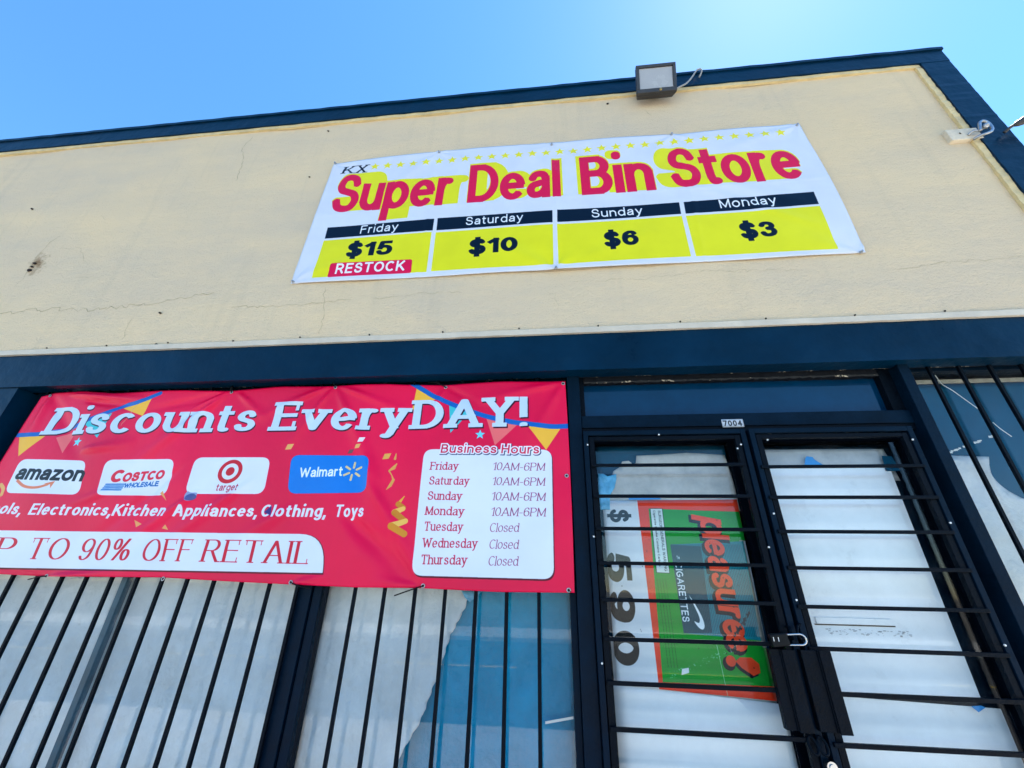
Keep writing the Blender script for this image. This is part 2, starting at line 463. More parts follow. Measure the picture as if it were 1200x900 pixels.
# ------------------------------------------------------------------ lettering: one stroke skeleton per character
XH, CH, DE = 0.52, 0.72, -0.20
G = {
 'a': (.38, [('S', .03, .39, .10, .49, .20, .52, .31, .49, .36, .38), ('L', .36, .38, .36, 0), ('S', .36, .31, .2, .28, .05, .23, 0, .12, .05, .02, .16, 0, .29, .06, .36, .17), ('f', .36, 0, 1)]),
 'c': (.37, [('A', .21, .26, .21, .26, 42, 318)]),
 'd': (.42, [('A', .21, .26, .21, .26, 0, 360), ('L', .42, .72, .42, 0), ('f', .42, .72, -1), ('f', .42, 0, 1)]),
 'e': (.42, [('L', .03, .27, .39, .27), ('A', .21, .26, .21, .26, 3, 322)]),
 'g': (.42, [('A', .21, .26, .21, .26, 0, 360), ('L', .42, .52, .42, -.03), ('A', .21, -.03, .21, .17, 0, -150)]),
 'h': (.38, [('L', 0, .72, 0, 0), ('A', .19, .32, .19, .2, 180, 0), ('L', .38, .32, .38, 0), ('f', 0, .72, -1), ('f', 0, 0, 0), ('f', .38, 0, 0)]),
 'i': (.0, [('L', 0, .52, 0, 0), ('D', 0, .70), ('f', 0, .52, -1), ('f', 0, 0, 0)]),
 'k': (.38, [('L', 0, .72, 0, 0), ('L', .36, .52, .03, .22), ('L', .14, .32, .39, 0)]),
 'b': (.42, [('A', .21, .26, .21, .26, 0, 360), ('L', 0, .72, 0, 0)]),
 'l': (.0, [('L', 0, .72, 0, 0), ('f', 0, .72, -1), ('f', 0, 0, 0)]),
 'm': (.62, [('L', 0, .52, 0, 0), ('A', .155, .34, .155, .18, 180, 0), ('L', .31, .34, .31, 0), ('A', .465, .34, .155, .18, 180, 0), ('L', .62, .34, .62, 0)]),
 'n': (.38, [('L', 0, .52, 0, 0), ('A', .19, .32, .19, .2, 180, 0), ('L', .38, .32, .38, 0), ('f', 0, .52, -1), ('f', 0, 0, 0), ('f', .38, 0, 0)]),
 'o': (.44, [('A', .22, .26, .22, .26, 0, 360)]),
 'p': (.42, [('L', 0, .52, 0, -.2), ('A', .21, .26, .21, .26, 0, 360), ('f', 0, .52, -1), ('f', 0, -.2, 0)]),
 'r': (.22, [('L', 0, .52, 0, 0), ('S', 0, .28, .03, .42, .11, .51, .22, .50), ('f', 0, .52, -1), ('f', 0, 0, 0)]),
 's': (.34, [('S', .32, .39, .26, .49, .16, .52, .06, .48, .02, .39, .07, .31, .17, .27, .29, .22, .34, .13, .29, .03, .17, 0, .05, .03, 0, .13)]),
 't': (.22, [('L', .08, .66, .08, .14), ('S', .08, .16, .10, .03, .15, 0, .22, .01), ('L', 0, .52, .21, .52)]),
 'u': (.38, [('L', 0, .52, 0, .2), ('A', .19, .2, .19, .2, 180, 360), ('L', .38, .52, .38, 0), ('f', 0, .52, -1), ('f', .38, .52, -1), ('f', .38, 0, 1)]),
 'v': (.40, [('L', 0, .52, .2, 0, .40, .52), ('f', 0, .52, 0), ('f', .40, .52, 0)]),
 'y': (.40, [('L', 0, .52, .21, .02), ('L', .40, .52, .20, 0, .15, -.12), ('S', .17, -.06, .13, -.15, .08, -.2, 0, -.19), ('f', 0, .52, 0), ('f', .40, .52, 0)]),
 'z': (.36, [('L', .02, .52, .36, .52, 0, 0, .37, 0)]),
 'A': (.58, [('L', 0, 0, .29, .72, .58, 0), ('L', .10, .24, .48, .24), ('f', 0, 0, 0), ('f', .58, 0, 0)]),
 'B': (.46, [('L', 0, 0, 0, .72), ('L', 0, .72, .24, .72), ('A', .24, .555, .18, .165, 90, -90), ('L', 0, .39, .26, .39), ('A', .26, .195, .20, .195, 90, -90), ('L', 0, 0, .26, 0)]),
 'C': (.55, [('A', .3, .36, .3, .36, 45, 315)]),
 'D': (.54, [('L', 0, 0, 0, .72), ('L', 0, .72, .2, .72), ('A', .2, .36, .34, .36, 90, -90), ('L', 0, 0, .2, 0), ('f', 0, .72, -1), ('f', 0, 0, -1)]),
 'E': (.44, [('L', 0, 0, 0, .72), ('L', 0, .72, .43, .72), ('L', 0, .38, .38, .38), ('L', 0, 0, .44, 0), ('f', 0, .72, -1), ('f', 0, 0, -1), ('v', .43, .72, -.13), ('v', .44, 0, .13)]),
 'F': (.42, [('L', 0, 0, 0, .72), ('L', 0, .72, .42, .72), ('L', 0, .38, .35, .38), ('f', 0, .72, -1), ('f', 0, 0, 0), ('v', .42, .72, -.13)]),
 'G': (.60, [('A', .31, .36, .31, .36, 45, 350), ('L', .60, .12, .60, .33, .36, .33)]),
 'H': (.50, [('L', 0, 0, 0, .72), ('L', .5, 0, .5, .72), ('L', 0, .38, .5, .38)]),
 'I': (.0, [('L', 0, 0, 0, .72), ('f', 0, .72, 0), ('f', 0, 0, 0)]),
 'K': (.50, [('L', 0, 0, 0, .72), ('L', .48, .72, .02, .26), ('L', .17, .42, .52, 0), ('f', 0, .72, 0), ('f', 0, 0, 0), ('f', .48, .72, 0), ('f', .52, 0, 0)]),
 'L': (.40, [('L', 0, .72, 0, 0, .40, 0), ('f', 0, .72, 0), ('f', 0, 0, -1), ('v', .40, 0, .13)]),
 'M': (.62, [('L', 0, 0, 0, .72, .31, .04, .62, .72, .62, 0), ('f', 0, 0, 0), ('f', .62, 0, 0)]),
 'N': (.52, [('L', 0, 0, 0, .72, .52, 0, .52, .72)]),
 'O': (.62, [('A', .31, .36, .31, .36, 0, 360)]),
 'P': (.44, [('L', 0, 0, 0, .72), ('L', 0, .72, .24, .72), ('A', .24, .53, .2, .19, 90, -90), ('L', 0, .34, .24, .34), ('f', 0, .72, -1), ('f', 0, 0, 0)]),
 'R': (.50, [('L', 0, 0, 0, .72), ('L', 0, .72, .27, .72), ('A', .27, .54, .19, .18, 90, -90), ('L', 0, .36, .27, .36), ('L', .27, .35, .50, 0), ('f', 0, .72, -1), ('f', 0, 0, 0), ('f', .50, 0, 1)]),
 'S': (.48, [('S', .45, .52, .38, .67, .24, .72, .09, .68, .03, .54, .09, .43, .24, .38, .41, .32, .48, .19, .41, .04, .25, 0, .08, .05, 0, .21)]),
 'T': (.52, [('L', 0, .72, .52, .72), ('L', .26, .72, .26, 0), ('v', 0, .72, -.13), ('v', .52, .72, -.13), ('f', .26, 0, 0)]),
 'U': (.52, [('L', 0, .72, 0, .25), ('A', .26, .25, .26, .25, 180, 360), ('L', .52, .72, .52, .25), ('f', 0, .72, 0), ('f', .52, .72, 0)]),
 'W': (.84, [('L', 0, .72, .21, 0, .42, .66, .63, 0, .84, .72), ('f', 0, .72, 0), ('f', .84, .72, 0)]),
 'X': (.50, [('L', 0, 0, .5, .72), ('L', 0, .72, .5, 0), ('f', 0, 0, 0), ('f', .5, 0, 0), ('f', 0, .72, 0), ('f', .5, .72, 0)]),
 'Y': (.54, [('L', 0, .72, .27, .32, .54, .72), ('L', .27, .34, .27, 0), ('f', 0, .72, 0), ('f', .54, .72, 0), ('f', .27, 0, 0)]),
 '0': (.42, [('A', .21, .36, .21, .36, 0, 360)]),
 '1': (.20, [('L', .2, 0, .2, .72), ('L', .2, .72, .0, .57), ('f', .2, 0, 0)]),
 '3': (.42, [('S', .02, .55, .08, .68, .20, .72, .34, .67, .39, .54, .33, .43, .20, .39), ('S', .20, .39, .36, .34, .42, .20, .35, .05, .20, 0, .07, .04, 0, .18)]),
 '4': (.46, [('L', .34, 0, .34, .72, 0, .2, .46, .2)]),
 '5': (.42, [('L', .38, .72, .09, .72, .04, .36), ('S', .03, .36, .11, .43, .22, .46, .36, .40, .42, .24, .36, .06, .20, 0, .06, .04, 0, .16)]),
 '6': (.42, [('A', .21, .225, .21, .225, 0, 360), ('S', .39, .57, .33, .69, .21, .72, .06, .62, 0, .38, .0, .22)]),
 '7': (.42, [('L', 0, .72, .42, .72, .14, 0)]),
 '9': (.42, [('A', .21, .495, .21, .225, 0, 360), ('S', .42, .5, .42, .34, .36, .1, .21, 0, .09, .03, .03, .13)]),
 '%': (.62, [('A', .12, .54, .12, .18, 0, 360), ('A', .50, .18, .12, .18, 0, 360), ('L', .10, 0, .52, .72)]),
 '!': (.0, [('L', 0, .72, 0, .24), ('D', 0, .03)]),
 '$': (.44, [('S', .42, .52, .35, .64, .22, .67, .08, .63, .03, .52, .09, .42, .22, .37, .38, .32, .44, .19, .37, .07, .23, .04, .07, .08, 0, .2), ('L', .22, .80, .22, -.07)]),
 ',': (.0, [('L', .01, .04, -.03, -.11)]),
 '-': (.22, [('L', 0, .27, .22, .27)]),
}
def glyph_segments(ch, hx, hy, serif, wf):
    """strokes as lists of points with butt or square ends, in em space"""
    wd, st = G[ch]
    top = CH if (ch.isupper() or ch.isdigit() or ch in '%!') else None
    def yy(y):
        if ch in '-,':
            return y
        if ch == '$':
            return y
        keys = [(DE, DE + hy), (0, hy), (XH, XH - hy), (CH, CH - hy)] if top is None else [(0, hy), (CH, CH - hy)]
        for (a, fa), (b, fb) in zip(keys, keys[1:]):
            if y <= b + 1e-6:
                return fa + (y - a) * (fb - fa) / (b - a)
        return keys[-1][1] + (y - keys[-1][0])
    out = []
    for s in st:
        k = s[0]
        if k == 'A':
            _, cx, cy, rx, ry, a0, a1 = s
            N = max(6, int(abs(a1 - a0) / 14))
            pts = [(cx + rx * math.cos(R(a0 + (a1 - a0) * i / N)), yy(cy + ry * math.sin(R(a0 + (a1 - a0) * i / N)))) for i in range(N + 1)]
            out.append((pts, abs(a1 - a0) > 359, False))
        elif k == 'S':
            p = [(s[i], s[i + 1], 0) for i in range(1, len(s), 2)]
            out.append(([(q.x, yy(q.y)) for q in smooth_pts(p, 4)], False, False))
        elif k == 'L':
            out.append(([(s[i], yy(s[i + 1])) for i in range(1, len(s), 2)], False, True))
        elif k == 'D':
            out.append(([(s[1], s[2] - hy * .3), (s[1], s[2] + hy * .3)], True, True))
        elif k == 'f' and serif:
            L_, Rr = (serif + hx / wf), (serif + hx / wf)
            if s[3] < 0: Rr = 0
            if s[3] > 0: L_ = 0
            out.append(([(s[1] - L_, yy(s[2])), (s[1] + Rr, yy(s[2]))], False, 'thin'))
        elif k == 'v' and serif:
            out.append(([(s[1], yy(s[2])), (s[1], yy(s[2]) + s[3])], False, 'thin'))
    return wd, out

class Canvas:
    """a flat print: colours per pixel over a rectangle of the sheet, laid out in metres"""
    def __init__(self, name, x0, x1, z0, z1, ppm, bgc):
        self.name, self.x0, self.z0, self.ppm = name, x0, z0, ppm
        self.W, self.H = int(round((x1 - x0) * ppm)), int(round((z1 - z0) * ppm))
        self.a = np.empty((self.H, self.W, 3), np.float32)
        self.a[:] = bgc
    def px(self, p):
        return (p[0] - self.x0) * self.ppm, (p[1] - self.z0) * self.ppm
    def _blend(self, fn, bx, by, bX, bY, col, alpha=1.0, ss=3, ext=None):
        """fn(X, Y) -> bool mask over canvas pixel coordinates"""
        bx, by, bX, bY = max(0, int(bx) - 1), max(0, int(by) - 1), min(self.W, int(bX) + 2), min(self.H, int(bY) + 2)
        if bX <= bx or bY <= by:
            return
        xs = bx + (np.arange((bX - bx) * ss) + .5) / ss
        ys = by + (np.arange((bY - by) * ss) + .5) / ss
        X, Y = np.meshgrid(xs, ys)
        m = fn(X.astype(np.float32), Y.astype(np.float32))
        if ext is not None:
            src = m.copy()
            for k in range(1, 15):
                dx, dy = int(ext[0] * ss * k / 14), int(ext[1] * ss * k / 14)
                m |= np.roll(np.roll(src, dx, 1), dy, 0)
        c = m.reshape(bY - by, ss, bX - bx, ss).mean(axis=(1, 3), dtype=np.float32)[..., None] * alpha
        sub = self.a[by:bY, bx:bX]
        sub[:] = sub * (1 - c) + np.asarray(col, np.float32) * c
    def poly(self, pts, col, alpha=1.0):
        P = [self.px(p) for p in pts]
        xs, ys = [p[0] for p in P], [p[1] for p in P]
        def fn(X, Y):
            m = np.zeros(X.shape, bool)
            for (xa, ya), (xb, yb) in zip(P, P[1:] + P[:1]):
                if ya == yb:
                    continue
                m ^= ((ya > Y) != (yb > Y)) & (X < (xb - xa) * (Y - ya) / (yb - ya) + xa)
            return m
        self._blend(fn, min(xs), min(ys), max(xs), max(ys), col, alpha)
    def rect(self, pts, rad, col, alpha=1.0):
        """rounded quad; rad is one radius or one per corner"""
        rads = rad if isinstance(rad, (list, tuple)) else [rad] * len(pts)
        out = []
        n = len(pts)
        for i in range(n):
            p, a, b = Vector(pts[i]), Vector(pts[i - 1]), Vector(pts[(i + 1) % n])
            r = rads[i]
            if r <= 0:
                out.append(tuple(p)); continue
            u, v = (a - p).normalized() * r, (b - p).normalized() * r
            for k in range(9):
                t = k / 8
                q = (p + u) * (1 - t) ** 2 + p * 2 * t * (1 - t) + (p + v) * t * t
                q = q * .85 + (p + u + v - (u * math.sin(t * math.pi / 2) + v * math.cos(t * math.pi / 2)) ) * .15 if False else q
                out.append((q.x, q.y))
        self.poly(out, col, alpha)
    def disc(self, c, r, col, alpha=1.0):
        cx, cy = self.px(c)
        rx, ry = (r if isinstance(r, tuple) else (r, r))
        rx, ry = rx * self.ppm, ry * self.ppm
        self._blend(lambda X, Y: ((X - cx) / rx) ** 2 + ((Y - cy) / ry) ** 2 < 1, cx - rx, cy - ry, cx + rx, cy + ry, col, alpha)
    def line(self, pts, wd, col, alpha=1.0, curve=False):
        if curve:
            pts = [(q.x, q.y) for q in smooth_pts([(p[0], p[1], 0) for p in pts], 6)]
        ws = wd if isinstance(wd, list) else [wd] * len(pts)
        P = [self.px(p) for p in pts]
        r = max(ws) * self.ppm / 2
        def fn(X, Y):
            m = np.zeros(X.shape, bool)
            for i in range(len(P) - 1):
                (ax, ay), (bx_, by_) = P[i], P[i + 1]
                dx, dy = bx_ - ax, by_ - ay
                t = np.clip(((X - ax) * dx + (Y - ay) * dy) / (dx * dx + dy * dy + 1e-9), 0, 1)
                rr = (ws[i] * (1 - t) + ws[i + 1] * t) * self.ppm / 2
                m |= (X - ax - t * dx) ** 2 + (Y - ay - t * dy) ** 2 < rr * rr
            return m
        self._blend(fn, min(p[0] for p in P) - r, min(p[1] for p in P) - r, max(p[0] for p in P) + r, max(p[1] for p in P) + r, col, alpha)
    def star(self, c, r, col, rot=0, k=.42, alpha=1.0):
        self.poly([(c[0] + math.cos(R(90 + rot + 36 * i)) * r * (1 if i % 2 == 0 else k), c[1] + math.sin(R(90 + rot + 36 * i)) * r * (1 if i % 2 == 0 else k)) for i in range(10)], col, alpha)
    def text(self, s, p0, p1, h, col, hx=.06, hy=.055, serif=0.0, slant=0.0, track=.09, space=.28, ext=None, grow=0.0, off=(0, 0), alpha=1.0, nib=0.0):
        """s from ink start p0 to ink end p1 on the baseline, capitals h metres high"""
        p0, p1 = Vector(p0), Vector(p1)
        d = p1 - p0
        Lm = d.length
        d = d / Lm
        n = Vector((-d.y, d.x))
        adv, pen = [], 0.0
        for ch in s:
            if ch == ' ':
                adv.append(pen); pen += space; continue
            adv.append(pen + hx)
            pen += G[ch][0] + 2 * hx + track
        pen -= track
        sx, sy = Lm / pen, h / CH
        cn, sn = math.cos(nib), math.sin(nib)
        gx, gy = hx + grow / sx, hy + grow / sy
        for ch, ax in zip(s, adv):
            if ch == ' ':
                continue
            wd, segs = glyph_segments(ch, hx, hy, serif, 1.0)
            pad = .25 + grow / min(sx, sy)
            def to(x, y):
                x = x + slant * y * sy / sx
                q = p0 + d * (x * sx) + n * (y * sy) + Vector(off)
                return self.px(q)
            cs = [to(ax + x, y) for x in (-pad, wd + pad) for y in (DE - .1, CH + .12)]
            ex = None
            if ext is not None:
                mid = p0 + d * ((ax + wd / 2) * sx) + n * (h * .5)
                e = (Vector(ext[0]) - mid) * ext[1]
                ex = (e.x * self.ppm, e.y * self.ppm)
            o0 = self.px(p0 + Vector(off))
            ppm = self.ppm
            y_hi = (CH if ch not in '$' else CH + .12) + grow / sy
            y_lo = (0 if (ch.isupper() or ch.isdigit() or ch in 'acdehilmnorstuvz!%') else -9) - grow / sy
            if ch in 'aceghmnopruvyzs' and ch not in 'h':
                y_hi = XH + grow / sy
            def fn(X, Y):
                X = (X - o0[0]) / ppm
                Y = (Y - o0[1]) / ppm
                u = (X * d.x + Y * d.y) / sx
                v = (X * n.x + Y * n.y) / sy
                u = u - slant * v * sy / sx - ax
                m = np.zeros(u.shape, bool)
                for pts, closed, kind in segs:
                    hxx, hyy = (gx, gy)
                    if kind == 'thin':
                        hxx = hyy * sy / sx * .9 if hy < hx else hxx
                    N = len(pts) - 1
                    for i in range(N):
                        (xa, ya), (xb, yb) = pts[i], pts[i + 1]
                        # space in which the nib is a unit circle
                        ua, va = u - xa, v - ya
                        ux, vy = (ua * cn + va * sn) / hxx, (-ua * sn + va * cn) / hyy
                        ex_, ey_ = xb - xa, yb - ya
                        dx, dy = (ex_ * cn + ey_ * sn) / hxx, (-ex_ * sn + ey_ * cn) / hyy
                        L2 = dx * dx + dy * dy + 1e-12
                        t = (ux * dx + vy * dy) / L2
                        per = np.abs(ux * dy - vy * dx) / math.sqrt(L2)
                        e1 = 1.0 / math.sqrt(L2)
                        inside = (per < 1) & (t >= 0) & (t <= 1)
                        if not closed and kind:
                            if i == 0: inside |= (per < 1) & (t < 0) & (t > -e1)
                            if i == N - 1: inside |= (per < 1) & (t > 1) & (t < 1 + e1)
                        if i < N - 1 or closed:
                            inside |= (ux - dx) ** 2 + (vy - dy) ** 2 < 1
                        if closed and i == 0:
                            inside |= ux ** 2 + vy ** 2 < 1
                        m |= inside
                return m & (v <= y_hi) & (v >= y_lo)
            bx, by = min(c[0] for c in cs), min(c[1] for c in cs)
            bX, bY = max(c[0] for c in cs), max(c[1] for c in cs)
            if ch == 'i' or ch == '!' :
                y_hi = 9; y_lo = 0 - grow / sy
            if ex:
                bx, bX = bx - abs(ex[0]), bX + abs(ex[0])
                by, bY = by - abs(ex[1]), bY + abs(ex[1])
            self._blend(fn, bx, by, bX, bY, col, alpha, 3, ex)
    def image(self):
        im = bpy.data.images.new(self.name, self.W, self.H)
        buf = np.ones((self.H, self.W, 4), np.float32)
        buf[..., :3] = np.clip(self.a, 0, 1)
        im.pixels.foreach_set(buf.ravel())
        im.update()
        im.pack()
        return im

# ------------------------------------------------------------------ ground
structure(box('sidewalk', -30, 30, -3.6, 0.0, -0.2, 0.0, M['concrete']))
structure(box('kerb', -30, 30, -3.75, -3.604, -0.3, 0.004, M['concrete'], bev=0.01))
structure(box('road', -60, 60, -14.0, -3.754, -0.4, -0.13, M['asphalt']))
structure(box('far_sidewalk', -60, 60, -18, -14.004, -0.4, -0.004, M['concrete']))
bm = bmesh.new()
bm.faces.new([bm.verts.new(p) for p in ((-1500, -1500, -.45), (1500, -1500, -.45), (1500, 1500, -.45), (-1500, 1500, -.45))])
structure(mobj('ground', bm, M['earth']))
rl = bmesh.new()
for x in range(-40, 40, 6):
    add_box(rl, x, x + 3, -8.95, -8.8, -0.131, -0.126)
structure(mobj('road_marking', rl, M['yellow_line']))

# ------------------------------------------------------------------ the building
B = thing('store_building', 'single-storey cream stucco shop building with navy blue fascia and roof edge', 'building')
NAVY, FRAME = M['navy'], M['navy_frame']
XL, XR = -9.0, 3.352

def stucco_sheet():
    bm = bmesh.new()
    nx, nz = 180, 44
    vs = []
    for j in range(nz + 1):
        row = []
        for i in range(nx + 1):
            x = XL + (XR - XL) * i / nx
            z = 2.96 + (5.58 - 2.96) * j / nz
            y = 0.004 * math.sin(x * 1.7 + z * 2.1) + 0.003 * math.sin(x * 4.3 - z * 3.7 + 1) + 0.002 * math.sin(x * 9.1 + z * 7.7)
            row.append(bm.verts.new((x, y * (0 if i in (0, nx) else 1), z)))
        vs.append(row)
    for j in range(nz):
        for i in range(nx):
            bm.faces.new((vs[j][i], vs[j][i + 1], vs[j + 1][i + 1], vs[j + 1][i]))
    bm.verts.ensure_lookup_table()
    bk = [bm.verts.new(p) for p in ((XL, .2, 2.96), (XR, .2, 2.96), (XR, .2, 5.58), (XL, .2, 5.58))]
    bm.faces.new(bk[::-1])
    bm.faces.new([vs[0][i] for i in range(nx, -1, -1)] + [bk[0], bk[1]])
    bm.faces.new([vs[nz][i] for i in range(nx + 1)] + [bk[2], bk[3]])
    bm.faces.new([vs[j][nx] for j in range(nz, -1, -1)] + [bk[1], bk[2]])
    bm.faces.new([vs[j][0] for j in range(nz + 1)] + [bk[3], bk[0]])
    return mobj('stucco_wall', bm, M['stucco'], B)
wall = stucco_sheet()
box('side_wall', 3.205, XR, 0.20202, 9.0, 0, 5.58, M['stucco'], B)
box('side_wall', XL, -8.8, 0.202, 9.0, 0, 5.58, M['stucco'], B)
box('rear_wall', -8.8, 3.205, 8.8, 9.0, 0, 5.58, M['stucco'], B)
box('roof', XL + .02, XR - .02, 0.12, 8.98, 5.582, 5.62, M['roofing'], B)

# roof edge: fascia board, metal cap and the cream strip under it
def wavy_strip(name, x0, x1, y0, y1, z0, z1, mt, amp=.002, n=120, vertical=False):
    bm = bmesh.new()
    rings = []
    for i in range(n + 1):
        t = i / n
        w1, w2, w3 = (RNG.random(3) - .5) * 2 * amp
        if vertical:
            z = z0 + (z1 - z0) * t
            c = [(x0 + w1, y0 + w3, z), (x1 + w2 * .3, y0 + w3, z), (x1 + w2 * .3, y1, z), (x0 + w1, y1, z)]
        else:
            x = x0 + (x1 - x0) * t
            c = [(x, y0 + w3, z0 + w1), (x, y0 + w3, z1 + w2 * .3), (x, y1, z1), (x, y1, z0 + w1)]
        rings.append([bm.verts.new(p) for p in c])
    for a, b in zip(rings, rings[1:]):
        for k in range(4):
            bm.faces.new((a[k], a[(k + 1) % 4], b[(k + 1) % 4], b[k]))
    bm.faces.new(rings[0]); bm.faces.new(rings[-1][::-1])
    bmesh.ops.recalc_face_normals(bm, faces=bm.faces)
    return mobj(name, bm, mt, B)
wavy_strip('roof_fascia', XL, XR + .010, -0.030, 0.11, 5.490, 5.648, NAVY, .0012)
wavy_strip('roof_cap', XL - .01, XR + .022, -0.042, 0.16, 5.650, 5.682, NAVY, .002)
wavy_strip('cream_strip', XL, 3.136, -0.018, 0.004, 5.450, 5.488, M['cream_trim'], .0025)
wavy_strip('corner_board', 3.140, XR + .008, -0.028, 0.03, 2.97, 5.488, NAVY, .0012, 80, True)
wavy_strip('side_corner_board', XR + .001, XR + .012, 0.032, 0.22, 2.97, 5.488, NAVY, .0005, 20, True)
wavy_strip('cream_strip', 3.092, 3.138, -0.018, 0.004, 2.97, 5.448, M['cream_trim'], .003, 90, True)
# side run of the roof edge
box('roof_fascia', XR + .006, XR + .05, 0.112, 9.0, 5.490, 5.648, NAVY, B)
box('roof_cap', XR + .008, XR + .06, 0.162, 9.02, 5.650, 5.682, NAVY, B)
# lower lip of the stucco, navy beam and dark underside
wavy_strip('drip_bead', XL, XR, -0.014, 0.012, 2.946, 2.985, M['cream_bead'], .0018)
wavy_strip('fascia_beam', XL, XR, 0.002, 0.10, 2.688, 2.944, NAVY, .0008)
box('soffit', XL + .01, XR - .01, 0.102, 0.42, 2.700, 2.90, M['soffit'], B)
wavy_strip('sealant_line', -3.6, 3.15, 0.103, 0.112, 2.6925, 2.699, M['sealant'], .002, 200)

def crack(pts, wd, jit=.012):
    bm = bmesh.new()
    P = [Vector((x, 0, z)) for x, z in pts]
    out = []
    for a, b in zip(P, P[1:]):
        n = max(2, int((b - a).length / .03))
        for i in range(n):
            q = a.lerp(b, i / n)
            out.append(q + Vector((random.uniform(-jit, jit), 0, random.uniform(-jit, jit))))
    out.append(P[-1])
    L, Rr = [], []
    for i, q in enumerate(out):
        t = (out[min(i + 1, len(out) - 1)] - out[max(i - 1, 0)]).normalized()
        nn = Vector((-t.z, 0, t.x))
        f = wd * (0.3 + .9 * random.random()) * (0.25 if i in (0, len(out) - 1) else 1)
        y = 0.004 * math.sin(q.x * 1.7 + q.z * 2.1) + 0.003 * math.sin(q.x * 4.3 - q.z * 3.7 + 1) + 0.002 * math.sin(q.x * 9.1 + q.z * 7.7) - .0016
        L.append(bm.verts.new((q.x + nn.x * f, y, q.z + nn.z * f)))
        Rr.append(bm.verts.new((q.x - nn.x * f, y, q.z - nn.z * f)))
    for i in range(len(out) - 1):
        bm.faces.new((L[i], L[i + 1], Rr[i + 1], Rr[i]))
    return mobj('crack', bm, M['crack'], B)
crack([(-2.83, 5.40), (-2.88, 5.2), (-2.80, 5.0), (-2.77, 4.72)], .0022)
crack([(-2.745, 2.434), (-2.703, 2.523), (-2.74, 2.376)], .0015)
crack([(-4.333, 3.599), (-4.306, 3.741), (-4.32, 3.998), (-4.284, 4.104), (-4.238, 4.182)], .0022)
crack([(-4.4, 3.33), (-4.0, 3.37), (-3.5, 3.335), (-3.0, 3.37), (-2.75, 3.42), (-2.60, 3.44), (-2.50, 3.445)], .0028, .02)
crack([(-2.30, 3.30), (-2.1, 3.285), (-1.9, 3.29), (-1.65, 3.29), (-1.4, 3.31)], .0020)
crack([(-1.25, 3.30), (-.9, 3.33), (-.6, 3.32)], .0012)
crack([(-1.62, 3.44), (-1.60, 3.3), (-1.57, 3.17), (-1.57, 3.02)], .0014)
crack([(-3.094, 3.261), (-3.083, 3.057)], .0012)
crack([(-4.16, 4.034), (-3.97, 4.019), (-3.814, 3.854)], .0010)
crack([(-3.794, 3.679), (-3.536, 3.67)], .0012)
crack([(-3.968, 4.41), (-3.879, 4.337)], .0016, .004)
crack([(2.1, 3.32), (2.4, 3.36), (2.75, 3.37), (3.1, 3.40)], .0012)
crack([(0.15, 3.38), (.6, 3.36), (1.0, 3.40), (1.6, 3.37)], .0009)
crack([(0.875, 5.209), (0.915, 5.129)], .0022, .004)
crack([(-0.021, 3.3), (0.035, 3.267), (0.06, 3.16)], .0010)
for x, z, r_ in ((*(-4.294, 3.787), .014), (*(-4.292, 3.861), .011), (*(-4.293, 3.824), .008), (*(-2.769, 2.992), .008), (*(-2.049, 5.354), .006), (*(-2.067, 4.694), .006), (*(-4.759, 4.565), .007), (*(-2.869, 3.272), .006), (*(0.563, 5.375), .006)):
    bm = bmesh.new()
    n = 9
    f = [bm.verts.new((x + r_ * 1.5 * random.uniform(.6, 1.2) * math.cos(2 * math.pi * k / n), -.009, z + r_ * random.uniform(.6, 1.2) * math.sin(2 * math.pi * k / n))) for k in range(n)]
    g = [bm.verts.new((v.co.x, .002, v.co.z)) for v in f]
    bm.faces.new(f)
    for k in range(n):
        bm.faces.new((f[k], g[k], g[(k + 1) % n], f[(k + 1) % n]))
    bmesh.ops.recalc_face_normals(bm, faces=bm.faces)
    mobj('hole', bm, M['hole'], B)
# nail heads along the lip
nail = None
def cyl_mesh(name, r, depth, mt, n=12, bev=0.0):
    bm = bmesh.new()
    bmesh.ops.create_cone(bm, cap_ends=True, segments=n, radius1=r, radius2=r * .85, depth=depth)
    bmesh.ops.rotate(bm, verts=bm.verts, cent=(0, 0, 0), matrix=Matrix.Rotation(R(90), 3, 'X'))
    me = bpy.data.meshes.new(name)
    bm.to_mesh(me); bm.free()
    me.materials.append(mt)
    return me
nail_me = cyl_mesh('nail', .0055, .006, M['hole'])
for x in (-3.633, -3.15, -2.671, -2.176, -1.69, -1.2, -.7, -.2, .3, .8, 1.3, 1.8, 2.287, 2.8):
    o = bpy.data.objects.new('nail', nail_me); o.location = (x, -.016, 2.992 + random.uniform(-.004, .004)); link(o, B)

# --- shop front below the beam
box('pilaster', XL, -3.705, 0.012, 0.42, 0.0, 2.686, NAVY, B)
box('pilaster', 3.20, XR, 0.012, 0.198, 0.0, 2.686, NAVY, B)
box('bulkhead', -3.703, 0.09, 0.11, 0.35, 0.0, 0.46, FRAME, B)
box('bulkhead', 2.025, 3.198, 0.11, 0.35, 0.0, 0.46, FRAME, B)
box('door_post', 0.093, 0.167, 0.085, 0.35, 0.0, 2.698, FRAME, B, bev=.003)
box('door_post', 1.962, 2.020, 0.055, 0.35, 0.0, 2.698, FRAME, B, bev=.003)
box('door_jamb', 0.169, 0.186, 0.125, 0.35, 0.0, 2.349, M['iron'], B)
box('door_jamb', 1.905, 1.960, 0.135, 0.35, 0.0, 2.349, M['iron'], B)
box('transom_bar', 0.169, 1.960, 0.100, 0.30, 2.351, 2.427, FRAME, B, bev=.003)
box('door_head', 0.169, 1.960, 0.108, 0.30, 2.318, 2.349, M['iron'], B)
box('transom_jamb', 0.169, 0.196, 0.120, 0.30, 2.429, 2.698, M['iron'], B)
